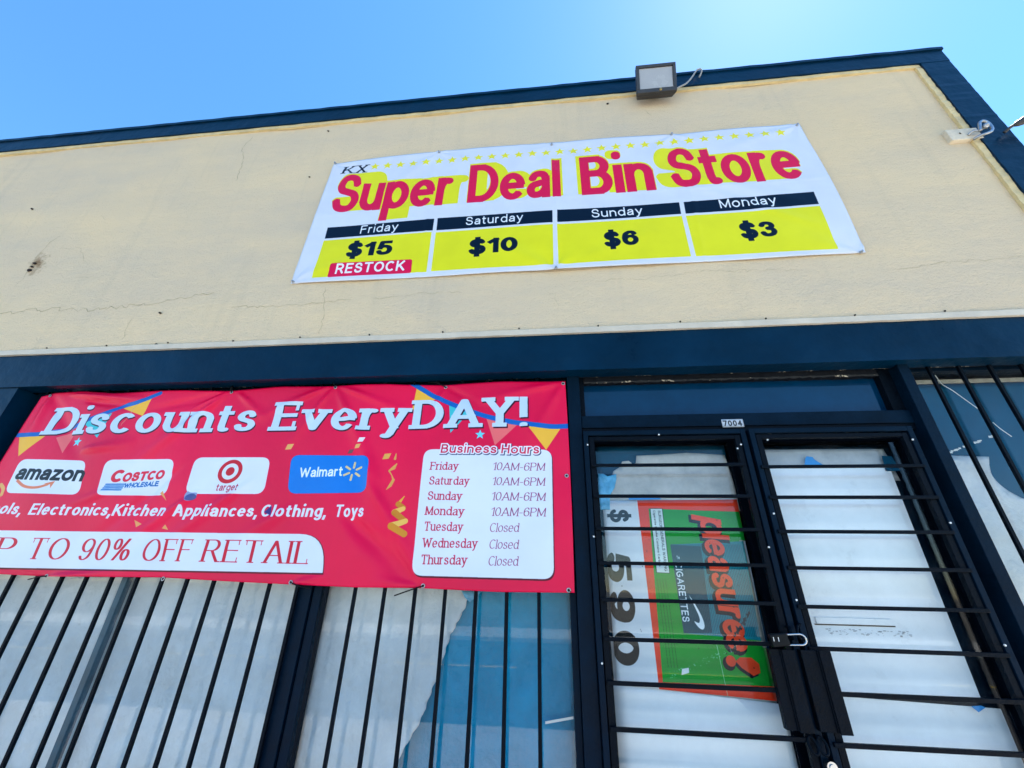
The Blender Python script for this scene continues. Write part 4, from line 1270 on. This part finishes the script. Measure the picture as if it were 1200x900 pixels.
def u_out(u, v):
    top = [(-1.873, 4.841), (-.933, 4.885), (.044, 4.881), (1.019, 4.848), (2.016, 4.850)]
    x = -1.873 + (2.016 + 1.873) * u
    zt = float(np.interp(x, [p[0] for p in top], [p[1] for p in top]))
    # the hem sags a little between the nails
    xb = -1.893 + (2.030 + 1.893) * u
    zb = 3.474 - .004 * math.sin(math.pi * 2 * u) ** 2
    bow = .012 * math.sin(math.pi * v) if u > .5 else 0
    return xb + (x - xb) * v + bow * (u - .5) * 2, zb + (zt - zb) * v
def u_disp(x, z):
    d = .004
    for gx, gz in UG:
        r_ = math.hypot(x - gx, z - gz) + 1e-5
        th = math.atan2(z - gz, x - gx)
        d += .006 * math.exp(-r_ / .22) * (math.cos(th * 7 + gx * 3)) * min(1, r_ / .05)
    d += .006 * (1 - math.exp(-min(math.hypot(x - g[0], z - g[1]) for g in UG) / .2))
    d += .003 * math.sin(x * 3 + z * 2.2) + .0022 * math.sin(x * 6.1 - z * 4.4 + .7)
    for cx_ in (-.93, .06, 1.05):
        d += .0028 * math.exp(-((x - cx_ - .01 * math.sin(z * 5)) / .014) ** 2)
    d += .0022 * math.exp(-((z - 4.19 - .008 * math.sin(x * 4)) / .014) ** 2)
    # long soft folds
    for (ax, az, bx, bz, wd, am) in ((1.1, 4.2, 2.0, 3.62, .035, .006), (1.0, 4.35, 1.95, 3.9, .05, .005), (-1.87, 4.84, -1.3, 4.3, .04, .005), (2.01, 4.84, 1.3, 4.55, .04, .005), (-.2, 4.85, .3, 4.2, .05, .005), (-1.9, 3.5, -1.2, 3.8, .04, .006), (-.93, 4.88, -1.5, 4.2, .05, .005), (1.0, 4.84, .6, 4.1, .05, .005), (.05, 3.48, -.6, 3.9, .05, .005), (.05, 3.48, .9, 3.85, .05, .005)):
        dx, dz = bx - ax, bz - az
        L2 = dx * dx + dz * dz
        t = max(0, min(1, ((x - ax) * dx + (z - az) * dz) / L2))
        q = math.hypot(x - ax - t * dx, z - az - t * dz)
        d += am * math.exp(-(q / wd) ** 2) * math.sin(math.pi * min(1, t + .15)) ** .5
    return max(d, .002)
UB = thing('sale_banner', 'white vinyl banner on the cream wall with pink Super Deal Bin Store lettering', 'banner', None, (0.07, -.01, 4.15))
printed_sheet('banner_sheet', u_out, 260, 96, ub, u_disp, -.007, print_mat('upper_banner_vinyl', uimg, .30, .18, .25, .08, 12), UB)
gro_me = None
def ring_mesh(name, r, t, mt):
    bm = bmesh.new()
    n, k = 18, 6
    rings = [[bm.verts.new(((r + t * math.cos(b)) * math.cos(a), -t * .6 * math.sin(b), (r + t * math.cos(b)) * math.sin(a))) for b in [2 * math.pi * j / k for j in range(k)]] for a in [2 * math.pi * i / n for i in range(n)]]
    for i in range(n):
        for j in range(k):
            bm.faces.new((rings[i][j], rings[(i + 1) % n][j], rings[(i + 1) % n][(j + 1) % k], rings[i][(j + 1) % k]))
    bmesh.ops.recalc_face_normals(bm, faces=bm.faces)
    me = bpy.data.meshes.new(name); bm.to_mesh(me); bm.free(); me.materials.append(mt)
    for p in me.polygons: p.use_smooth = True
    return me
gro_me = ring_mesh('grommet', .0085, .0028, M['steel'])
hole_me = cyl_mesh('grommet_hole', .008, .002, M['hole'])
bolt_me = cyl_mesh('bolt', .008, .022, M['steel'])
for gx, gz in UG:
    o = bpy.data.objects.new('grommet', gro_me); o.location = Vector((gx, -.009 - u_disp(gx, gz), gz)) - UB.location; link(o, UB)
    o = bpy.data.objects.new('bolt', bolt_me); o.location = Vector((gx, -.014 - u_disp(gx, gz), gz)) - UB.location; link(o, UB)

# ------------------------------------------------------------------ red banner
RD = (.93, .0, .27)
rb = Canvas('red_banner_print', -3.70, .14, 1.44, 2.73, 640, RD)
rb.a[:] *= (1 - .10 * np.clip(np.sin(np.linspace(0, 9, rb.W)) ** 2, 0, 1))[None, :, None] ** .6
PW, TE = (.86, .89, .93), (.25, .75, .78)
FY, FP, BL = (.95, .72, .22), (.93, .42, .42), (.05, .38, .72)
def tri(a, b, c, col): rb.poly([a, b, c], col)
tri((-3.553, 2.35), (-3.352, 2.348), (-3.468, 2.208), FY); tri((-3.266, 2.333), (-3.152, 2.379), (-3.151, 2.224), FP)
tri((-3.114, 2.433), (-2.939, 2.503), (-2.953, 2.325), TE); tri((-2.879, 2.535), (-2.692, 2.622), (-2.705, 2.476), FY)
rb.line([(-3.57, 2.356), (-3.473, 2.357), (-3.374, 2.365), (-3.202, 2.399), (-3.089, 2.46), (-2.969, 2.511), (-2.871, 2.557), (-2.785, 2.577), (-2.649, 2.64)], .030, BL, 1, True)
tri((-0.856, 2.626), (-0.715, 2.551), (-0.866, 2.468), FY); tri((-0.633, 2.508), (-0.498, 2.454), (-0.608, 2.32), TE)
tri((-0.397, 2.413), (-0.208, 2.368), (-0.338, 2.241), FP); tri((-0.148, 2.356), (0.044, 2.342), (-0.043, 2.212), FY)
rb.line([(-0.895, 2.666), (-0.805, 2.611), (-0.727, 2.563), (-0.586, 2.497), (-0.468, 2.448), (-0.371, 2.416), (-0.258, 2.388), (-0.132, 2.367), (-0.007, 2.354), (0.089, 2.356)], .030, BL, 1, True)
rb.star((-3.092, 2.302), .034, (.42, .85, .92)); rb.star((-0.428, 2.307), .032, (.42, .85, .92))
# headline
H1 = dict(hx=.092, hy=.048, serif=.028, slant=.0, track=.085)
for w_, p0_, p1_, h_, k_ in (('D', (-3.388, 2.356), (-3.172, 2.358), .200, {}), ('iscounts', (-3.152, 2.356), (-1.884, 2.359), .198, {}),
                         ('Every', (-1.769, 2.357), (-0.884, 2.349), .196, {}), ('DAY!', (-0.853, 2.351), (-0.148, 2.357), .192, {})):
    kw = dict(H1); kw.update(k_)
    rb.text(w_, p0_, p1_, h_, (.20, .03, .10), off=(.007, -.009), **kw)
    rb.text(w_, p0_, p1_, h_, (.76, .85, .93), **kw)
# logo boxes
for q, c_ in ((((-3.437, 2.19), (-2.947, 2.175), (-2.886, 1.961), (-3.412, 1.972)), PW), (((-2.814, 2.179), (-2.346, 2.183), (-2.307, 1.958), (-2.771, 1.958)), PW), (((-2.214, 2.192), (-1.707, 2.184), (-1.685, 1.965), (-2.19, 1.967)), PW), (((-1.579, 2.198), (-1.078, 2.188), (-1.06, 1.971), (-1.543, 1.968)), (.0, .47, .84))):
    rb.rect(q, .055, c_)
LG = dict(hx=.085, hy=.07)
rb.text('amazon', (-3.398, 2.057), (-2.91, 2.042), .098, (.04, .09, .14), slant=-.08, track=.03, **LG)
sm = [(-3.365, 2.049), (-3.301, 2.017), (-3.239, 2.005), (-3.181, 2.008), (-3.13, 2.024)]
rb.line(sm, .016, (.88, .50, .36), 1, True)
rb.poly([(-3.16, 2.029), (-3.092, 2.045), (-3.101, 2.0), (-3.115, 2.024)], (.88, .50, .36))
rb.text('C', (-2.725, 2.036), (-2.644, 2.038), .078, (.86, .12, .24), hx=.12, hy=.09, slant=.05)
rb.text('OSTCO', (-2.644, 2.038), (-2.374, 2.057), .058, (.86, .12, .24), hx=.12, hy=.09, slant=.05, track=.02)
rb.text('WHOLESALE', (-2.612, 2.002), (-2.395, 2.015), .030, (.0, .36, .68), hx=.09, hy=.08, slant=.1, track=.03)
for k in range(4):
    a_, b_ = (-2.737, 2.025), (-2.612, 2.026)
    rb.line([(a_[0] - k * .003, a_[1] - k * .0115), (b_[0] - k * .003, b_[1] - k * .0115)], .0075, (.0, .42, .72))
tc_ = (-1.944, 2.1)
for r_, c_ in (((.078, .072), (.78, .09, .16)), ((.053, .049), PW), ((.028, .026), (.78, .09, .16))):
    rb.disc(tc_, r_, c_)
rb.text('target', (-1.999, 1.985), (-1.858, 1.986), .042, (.70, .10, .22), hx=.055, hy=.05, slant=.0, track=.09)
rb.text('Walmart', (-1.495, 2.061), (-1.229, 2.068), .060, (.92, .95, .97), hx=.07, hy=.06, slant=-.05, track=.06)
sc_ = (-1.169, 2.095)
for k in range(6):
    a_ = R(90 + 60 * k - 4)
    rb.line([(sc_[0] + .024 * math.cos(a_), sc_[1] + .022 * math.sin(a_)), (sc_[0] + .055 * math.cos(a_), sc_[1] + .05 * math.sin(a_))], .013, (.90, .78, .55))
# goods line
GL = dict(hx=.105, hy=.06, track=.10)
rb.text('Tools,', (-3.501, 1.853), (-3.214, 1.843), .067, PW, slant=.05, **GL)
rb.text('Electronics,Kitchen', (-3.16, 1.842), (-2.266, 1.839), .067, PW, slant=.05, space=.30, **GL)
rb.text('Appliances,', (-2.214, 1.838), (-1.692, 1.839), .067, PW, slant=.05, space=.30, **GL)
rb.text('Clothing,', (-1.671, 1.839), (-1.279, 1.84), .067, PW, slant=.05, **GL)
rb.text('Toys', (-1.226, 1.839), (-1.057, 1.84), .067, PW, slant=.05, **GL)
rb.disc((-2.145, 1.96), (.040, .034), (.55, .60, .75)); rb.disc((-2.14, 1.948), (.036, .020), (.30, .33, .55))
rb.rect([(-2.211, 2.184), (-1.708, 2.179), (-1.687, 1.971), (-2.187, 1.974)], .05, PW)
for r_, c_ in (((.078, .072), (.78, .09, .16)), ((.053, .049), PW), ((.028, .026), (.78, .09, .16))):
    rb.disc(tc_, r_, c_)
rb.text('target', (-1.999, 1.985), (-1.858, 1.986), .042, (.70, .10, .22), hx=.055, hy=.05, slant=.0, track=.09)
rb.poly([(-1.653, 1.864), (-1.618, 1.902), (-1.606, 1.846)], (.22, .16, .45))
# retail strip
a_, b_, c_, d_ = (-3.478, 1.753), (-1.257, 1.749), (-1.227, 1.556), (-3.334, 1.552)
rb.rect([(a_[0] , a_[1]), (b_[0] + .006, b_[1]), (c_[0] + .006, c_[1] - .008), (d_[0], d_[1] - .008)], [0, .15, 0, 0], (.35, .02, .10))
rb.rect([a_, b_, c_, d_], [0, .15, 0, 0], PW)
UT = dict(hx=.056, hy=.014, serif=.05, track=.14)
RT = (.80, .06, .20)
rb.text('UP', (-3.414, 1.599), (-3.129, 1.599), .114, RT, slant=-.04, **UT)
rb.text('TO', (-3.034, 1.599), (-2.786, 1.6), .114, RT, slant=-.04, **UT)
rb.text('90%', (-2.709, 1.599), (-2.384, 1.6), .114, RT, slant=-.04, **UT)
rb.text('OFF', (-2.305, 1.6), (-2.021, 1.601), .114, RT, slant=-.04, **UT)
rb.text('RETAIL', (-1.944, 1.601), (-1.324, 1.598), .114, RT, slant=-.04, **UT)
# hours panel
a_, b_, c_, d_ = (-0.755, 2.222), (-0.011, 2.213), (-0.016, 1.547), (-0.744, 1.552)
rb.rect([(p[0] + .005, p[1] - .008) for p in (a_, b_, c_, d_)], .055, (.32, .02, .12))
rb.rect([a_, b_, c_, d_], .055, PW)
BH = dict(hx=.06, hy=.055, track=.12, slant=.07)
rb.text('Business Hours', (-0.655, 2.199), (-0.084, 2.19), .052, (.20, .22, .35), grow=.0085, off=(.004, -.004), **BH)
rb.text('Business Hours', (-0.655, 2.199), (-0.084, 2.19), .052, (.92, .93, .96), grow=.007, **BH)
rb.text('Business Hours', (-0.655, 2.199), (-0.084, 2.19), .052, (.80, .08, .25), **BH)
HB = dict(hx=.062, hy=.030, serif=.05, slant=.02, track=.10, nib=.3)
HI = dict(hx=.038, hy=.016, serif=.06, slant=.14, track=.09, nib=.3)
hc = (.74, .08, .24)
for s_, a_, b_ in (('Friday', (-0.705, 2.099), (-0.544, 2.098)), ('Saturday', (-0.703, 2.015), (-0.476, 2.013)), ('Sunday', (-0.702, 1.931), (-0.511, 1.93)), ('Monday', (-0.705, 1.851), (-0.493, 1.849)), ('Tuesday', (-0.703, 1.77), (-0.494, 1.769)), ('Wednesday', (-0.703, 1.687), (-0.411, 1.687)), ('Thursday', (-0.703, 1.606), (-0.46, 1.607))):
    rb.text(s_, a_, b_, .046, hc, **HB)
for k, (a_, b_) in enumerate((((-0.347, 2.096), (-0.055, 2.093)), ((-0.346, 2.012), (-0.056, 2.01)), ((-0.347, 1.93), (-0.055, 1.928)), ((-0.347, 1.848), (-0.055, 1.847)))):
    rb.text('10AM-6PM', a_, b_, .044, (.52, .16, .34), **HI)
for k, (a_, b_) in enumerate((((-0.349, 1.767), (-0.196, 1.768)), ((-0.348, 1.685), (-0.197, 1.685)), ((-0.349, 1.605), (-0.198, 1.606)))):
    rb.text('Closed', a_, b_, .044, (.52, .16, .34), **HI)
# confetti and streamers
TA = (.90, .68, .38)
for a_, r_, c_ in (((-1.604, 2.249), .026, TA), ((-1.168, 2.247), .020, TA), ((-1.207, 2.216), .018, (.45, .30, .30)), ((-1.152, 2.287), .022, (.93, .90, .92)), ((-0.976, 2.182), .026, (.90, .66, .30))):
    rb.poly([(a_[0] - r_, a_[1] - r_ * .7), (a_[0] + r_ * .5, a_[1] - r_ * .6), (a_[0] + r_, a_[1] + r_ * .7), (a_[0] - r_ * .6, a_[1] + r_ * .6)], c_)
for a_, b_, c_ in (((-2.353, 1.971), (-2.287, 1.923), (-2.342, 1.986)), ((-2.448, 1.818), (-2.387, 1.795), (-2.416, 1.776)), ((-2.24, 1.794), (-2.205, 1.763), (-2.252, 1.772))):
    rb.poly([a_, b_, c_], (.93, .62, .36))
rb.line([(-3.472, 2.025), (-3.436, 1.998), (-3.423, 1.961)], .022, TA, 1, True)
rb.line([(-0.921, 2.197), (-0.907, 2.151), (-0.908, 2.12), (-0.945, 2.093), (-0.918, 2.056), (-0.916, 2.022), (-0.946, 1.99)], [.004, .010] + [.016, .004] * 18, (.88, .62, .30)) if False else None
sp = smooth_pts([(*(-0.921, 2.202), 0), (*(-0.918, 2.171), 0)], 2)
for seg, ws in ((((-0.921, 2.197), (-0.923, 2.166)), (.006, .016)), (((-0.908, 2.135), (-0.922, 2.113), (-0.948, 2.095)), (.008, .024, .010)), (((-0.948, 2.095), (-0.928, 2.07), (-0.914, 2.041)), (.010, .006, .014)), (((-0.914, 2.041), (-0.927, 2.012), (-0.947, 1.988)), (.018, .020, .004))):
    rb.line(list(seg), list(ws), (.88, .62, .30))
for seg, ws, c_ in ((((-0.835, 1.95), (-0.866, 1.908)), (.006, .022), (.92, .66, .22)), (((-0.866, 1.908), (-0.833, 1.887)), (.030, .030), (.80, .50, .12)), (((-0.833, 1.883), (-0.879, 1.864)), (.026, .034), (.95, .74, .34)), (((-0.878, 1.862), (-0.814, 1.818)), (.034, .030), (.80, .50, .12)), (((-0.811, 1.818), (-0.886, 1.791)), (.028, .036), (.95, .74, .34)), (((-0.886, 1.791), (-0.809, 1.752)), (.036, .034), (.84, .55, .14))):
    rb.line(list(seg), list(ws), c_)
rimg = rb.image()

RG = [(-3.507, 2.648), (-2.135, 2.639), (-1.402, 2.649), (-0.668, 2.63), (0.069, 2.637), (0.067, 2.065), (0.054, 1.501), (-0.68, 1.506), (-1.395, 1.509), (-2.135, 1.513), (-2.849, 1.514), (-3.772, 1.521)]
def r_out(u, v):
    X0, X1 = -3.605, .083
    x = X0 + (X1 - X0) * u
    zt = float(np.interp(x, [-3.61, -3.52, -3.29, -3.05, -2.83, -2.5, -2.161, -1.8, -1.419, -1.05, -.677, -.3, .09], [2.655, 2.682, 2.684, 2.666, 2.668, 2.672, 2.664, 2.677, 2.672, 2.672, 2.657, 2.668, 2.664]))
    zb = float(np.interp(x, [-3.6, -3.2, -2.877, -2.161, -1.8, -1.413, -1.05, -.695, -.3, .08], [1.520, 1.520, 1.512, 1.520, 1.508, 1.499, 1.492, 1.495, 1.486, 1.490]))
    zt += .008 * math.sin(x * 9) * .3
    xe = x
    if u > .9: xe = x + .010 * math.sin(math.pi * v) * (u - .9) * 10 * .6
    if u < .1: xe = x - .012 * math.sin(math.pi * v) * (1 - u * 10)
    return xe * .990, 1.5 + (zb + (zt - zb) * v - 1.5) * .990
FOLDS = [  # ax, az, bx, bz, width, depth
    (*(-1.405, 2.661), *(-1.607, 2.269), .022, .010), (*(-1.405, 2.661), *(-1.025, 2.056), .030, .012), (*(-1.387, 2.661), *(-0.936, 2.481), .020, .008), (*(-1.434, 2.662), *(-1.889, 2.444), .024, .009),
    (*(-2.14, 2.651), *(-2.602, 2.171), .030, .014), (*(-2.152, 2.652), *(-2.461, 2.456), .018, .009), (*(-2.109, 2.651), *(-1.83, 2.443), .020, .008), (*(-2.183, 2.634), *(-2.69, 2.509), .022, -.010),
    (*(-1.105, 2.209), *(-0.937, 1.691), .05, .012), (*(-1.19, 1.866), *(-0.679, 1.493), .045, -.018), (*(-1.076, 2.056), *(-0.657, 1.493), .03, .010),
    (*(-2.092, 1.985), *(-2.469, 1.674), .025, .012), (*(-1.763, 2.06), *(-2.361, 1.565), .035, .010), (*(-2.268, 2.141), *(-2.685, 1.672), .03, -.008), (*(-1.455, 1.912), *(-1.961, 1.593), .04, .007),
    (*(-3.197, 2.597), *(-2.852, 2.557), .020, -.016), (*(-3.362, 2.654), *(-2.777, 2.599), .018, .014), (*(-3.032, 2.243), *(-2.717, 2.284), .028, .012), (*(-3.499, 2.658), *(-2.994, 2.175), .035, -.010),
    (*(-3.499, 2.658), *(-3.472, 2.295), .03, .009), (*(0.07, 2.646), *(-0.14, 2.249), .030, .008), (*(0.07, 2.646), *(-0.455, 2.527), .025, .007), (*(-0.669, 2.639), *(-0.759, 2.365), .020, .007), (*(-0.669, 2.639), *(-0.399, 2.468), .022, -.006),
    (*(-2.847, 1.51), *(-2.45, 1.534), .016, .012), (*(-2.847, 1.51), *(-3.157, 1.54), .016, -.010), (*(-0.68, 1.5), *(-0.931, 1.527), .018, .008), (*(-0.68, 1.5), *(-0.819, 1.692), .022, .008), (*(-1.391, 1.503), *(-1.211, 1.538), .014, .008), (*(-0.192, 2.52), *(0.019, 1.87), .05, .006), (*(-2.64, 2.012), *(-3.019, 1.86), .03, .006)]
def r_disp(x, z):
    d = 0.0
    gd = min(math.hypot(x - g[0], z - g[1]) for g in RG)
    d += .014 * (1 - math.exp(-gd / .25))
    for (ax, az, bx, bz, wd, am) in FOLDS:
        dx, dz = bx - ax, bz - az
        L2 = dx * dx + dz * dz
        t = ((x - ax) * dx + (z - az) * dz) / L2
        tc2 = max(0, min(1, t))
        q = math.hypot(x - ax - tc2 * dx, z - az - tc2 * dz)
        if q < wd * 3.5:
            d += 1.8 * am * math.exp(-(q / (wd * (.55 + tc2))) ** 2) * (1 - tc2 * .8) * (tc2 / .25 if tc2 < .25 else 1) * max(0, min(1, 1.25 - abs(t - tc2) * 4))
    d += .005 * math.sin(x * 2.3 + z * 1.5) + .003 * math.sin(x * 5.2 - z * 4.1 + 1.0) + .0015 * math.sin(x * 13 + z * 9)
    return d if d > 0 else d / (1 + abs(d) / .003)
RB = thing('hours_banner', 'red vinyl banner tied over the barred window reading Discounts EveryDAY', 'banner', None, (-1.76, .075, 2.08))
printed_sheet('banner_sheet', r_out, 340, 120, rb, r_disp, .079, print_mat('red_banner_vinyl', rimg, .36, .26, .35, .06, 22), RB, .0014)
for gx, gz in RG[:-1]:
    y_ = .079 - r_disp(gx, gz)
    o = bpy.data.objects.new('grommet', gro_me); o.location = Vector((gx, y_ - .003, gz)) - RB.location; link(o, RB)
    o = bpy.data.objects.new('grommet_hole', hole_me); o.location = Vector((gx, y_ - .001, gz)) - RB.location; link(o, RB)
def tie(pts, name='cable_tie'):
    tube(name, smooth_pts(pts, 6), .0032, M['black_plastic'], RB, 6)
def r3(p, y=0.0):
    return (p[0], .079 - r_disp(*p) - .006 + y, p[1])
tie([r3((-1.395, 1.509)), r3((-1.34, 1.492), -.004), ((-1.277, 1.481)[0], .085, (-1.277, 1.481)[1])])
tie([r3((-0.68, 1.506)), r3((-0.744, 1.484), -.012), ((-0.816, 1.459)[0], .055, (-0.816, 1.459)[1])])
tie([r3((-2.849, 1.514)), r3((-2.89, 1.509), -.005), ((-2.962, 1.495)[0], .080, (-2.962, 1.495)[1])])
tie([r3((0.054, 1.501)), ((0.068, 1.492)[0], .075, (0.068, 1.492)[1]), ((0.073, 1.507)[0], .095, (0.073, 1.507)[1])])
tie([r3((-1.402, 2.649)), r3((-1.422, 2.687), -.004), ((-1.434, 2.712)[0], .098, (-1.434, 2.712)[1])])
tie([r3((-0.668, 2.63)), r3((-0.727, 2.659), -.004), ((-0.796, 2.679)[0], .098, (-0.796, 2.679)[1])])
tie([r3((-2.135, 2.639)), r3((-2.143, 2.677), -.004), ((-2.154, 2.71)[0], .098, (-2.154, 2.71)[1])])

# ------------------------------------------------------------------ house number
nc = Canvas('number_print', 0, .116, 0, .048, 2200, (.80, .82, .84))
nc.text('7004', (.006, .007), (.108, .007), .034, (.02, .03, .05), hx=.085, hy=.075, track=.14)
nimg = nc.image()
def q4(u, v): return (.116 * u, .048 * v)
NP = printed_sheet('number_plate', q4, 8, 4, nc, lambda x, z: 0, 0, print_mat('number_plate_print', nimg, .4, .4, .1, .15), None, .002)
NP.location = (.957, .0985, 2.341)
tag(NP, 'small white number plate reading 7004 on the bar above the doors', 'number plate')

# ------------------------------------------------------------------ floodlight
FLX, FLY, FLZ = 0.955, -.105, 5.425
FL = thing('floodlight', 'bronze wall floodlight with frosted lens mounted at the roof edge', 'floodlight', None, (FLX, 0, FLZ))
def flpt(u, v, d):
    """u across, v up the tilted front, d out of it"""
    a = R(-12)
    return (FLX + u, FLY + d * -math.cos(a) * 1 - v * math.sin(a) * -1 * -1, FLZ + v * math.cos(a) + d * math.sin(a))
def flbox(name, u0, u1, v0, v1, d0, d1, mt, bev=.004, taper=1.0):
    bm = bmesh.new()
    add_box(bm, u0, u1, -d1, -d0, v0, v1, bev)
    for v in bm.verts:
        if v.co.y > (-d1 - d0) / 2 and taper != 1.0:
            v.co.x *= taper; v.co.z = (v.co.z) * taper
    bmesh.ops.rotate(bm, verts=bm.verts, cent=(0, 0, 0), matrix=Matrix.Rotation(R(22), 3, 'X'))
    bmesh.ops.translate(bm, verts=bm.verts, vec=(FLX, FLY, FLZ))
    bmesh.ops.recalc_face_normals(bm, faces=bm.faces)
    return mobj(name, bm, mt, FL)
Wd, Hd = .165, .128
flbox('housing', -Wd, Wd, -Hd, Hd, -.03, .035, M['lamp_metal'], .010, .93)
rim = bmesh.new()
for a, b, c, d in ((-Wd, Wd, Hd - .026, Hd), (-Wd, Wd, -Hd, -Hd + .036), (-Wd, -Wd + .026, -Hd + .036, Hd - .026), (Wd - .026, Wd, -Hd + .036, Hd - .026)):
    add_box(rim, a, b, -.062, -.0355, c, d, .003)
bmesh.ops.rotate(rim, verts=rim.verts, cent=(0, 0, 0), matrix=Matrix.Rotation(R(22), 3, 'X'))
bmesh.ops.translate(rim, verts=rim.verts, vec=(FLX, FLY, FLZ))
bmesh.ops.recalc_face_normals(rim, faces=rim.faces)
mobj('bezel', rim, M['lamp_metal'], FL)
flbox('lens', -Wd + .027, Wd - .027, -Hd + .037, Hd - .027, .036, .052, M['lens'], .002)
flbox('lens_ledge', -Wd + .03, Wd - .03, -Hd + .037, -Hd + .050, .052, .058, M['lens'], .001)
o = bpy.data.objects.new('bezel_screw', cyl_mesh('bezel_screw', .011, .01, M['brass'])); o.location = Vector((.03, -.066, -Hd + .018)); o.location.rotate(Matrix.Rotation(R(22), 3, 'X')); o.location += Vector((FLX, FLY, FLZ)) - FL.location; link(o, FL)
box('mounting_bracket', FLX - .05, FLX + .05, -.075, -.004, FLZ - .03, FLZ + .06, M['lamp_metal'], FL, bev=.004)
CB = tube('lamp_cable', smooth_pts([(1.09, -.06, 5.36), (1.158, -.07, 5.397), (1.225, -.07, 5.44), (1.267, -.07, 5.49), (1.31, -.07, 5.56), (1.339, -.07, 5.613), (1.368, -.07, 5.646), (1.392, -.068, 5.645), (1.393, -.062, 5.615), (1.37, -.045, 5.57)], 6), .007, M['cable_grey'])
tag(CB, 'thin grey cable looping from floodlight up over the navy roof edge', 'cable')

# ------------------------------------------------------------------ wire bracket near the right corner
WB = thing('wire_bracket', 'cream painted wooden block with metal hook beside the right corner board', 'bracket', None, (3.08, -.02, 4.57))
bm = bmesh.new()
add_box(bm, 2.950, 3.160, -.030, .004, 4.480, 4.600, .004)
bmesh.ops.recalc_face_normals(bm, faces=bm.faces)
mobj('backing_block', bm, M['board_cream'], WB)
tube('hook', smooth_pts([(3.085, -.030, 4.470), (3.10, -.060, 4.462), (3.125, -.080, 4.455), (3.155, -.082, 4.470), (3.178, -.080, 4.505), (3.182, -.080, 4.560), (3.162, -.080, 4.592), (3.135, -.078, 4.580), (3.118, -.076, 4.540), (3.105, -.074, 4.495)], 6), .010, M['steel'], WB, 10)
tube('porcelain_knob', [(3.145, -.070, 4.515), (3.145, -.080, 4.525), (3.145, -.092, 4.532), (3.145, -.102, 4.538)], [.012, .017, .017, .010], M['steel'], WB, 12)
tube('eye_screw', smooth_pts([(3.07, -.030, 4.52), (3.085, -.055, 4.525), (3.11, -.065, 4.51)], 5), .008, M['steel'], WB, 8)
tube('screw_mark', [(3.02, -.0315, 4.545), (3.032, -.0315, 4.540), (3.028, -.0315, 4.555)], .0022, M['hole'], WB, 6)

CA = thing('cable_anchor', 'dark metal cable clamp sticking out past the right corner board', 'cable anchor', None, (3.41, -.04, 4.58))
tube('anchor_eye', smooth_pts([(3.37, -.048, 4.575), (3.395, -.075, 4.590), (3.42, -.09, 4.60)], 5), .010, M['lamp_metal'], CA, 10)
bm = bmesh.new()
add_tube(bm, [(3.405, -.085, 4.592), (3.43, -.092, 4.600), (3.48, -.105, 4.618), (3.54, -.12, 4.640), (3.62, -.14, 4.675), (3.68, -.155, 4.70)], [.008, .020, .030, .030, .022, .008], 12)
bmesh.ops.recalc_face_normals(bm, faces=bm.faces)
mobj('clamp', bm, M['lamp_metal'], CA, smooth=True)
tube('service_wire', [(3.66, -.15, 4.69), (4.6, -.45, 5.05), (6.5, -1.2, 5.75), (9.5, -2.4, 6.9)], .008, M['black_plastic'], CA, 8)
CA.location += Vector((-.095, 0, -.085))
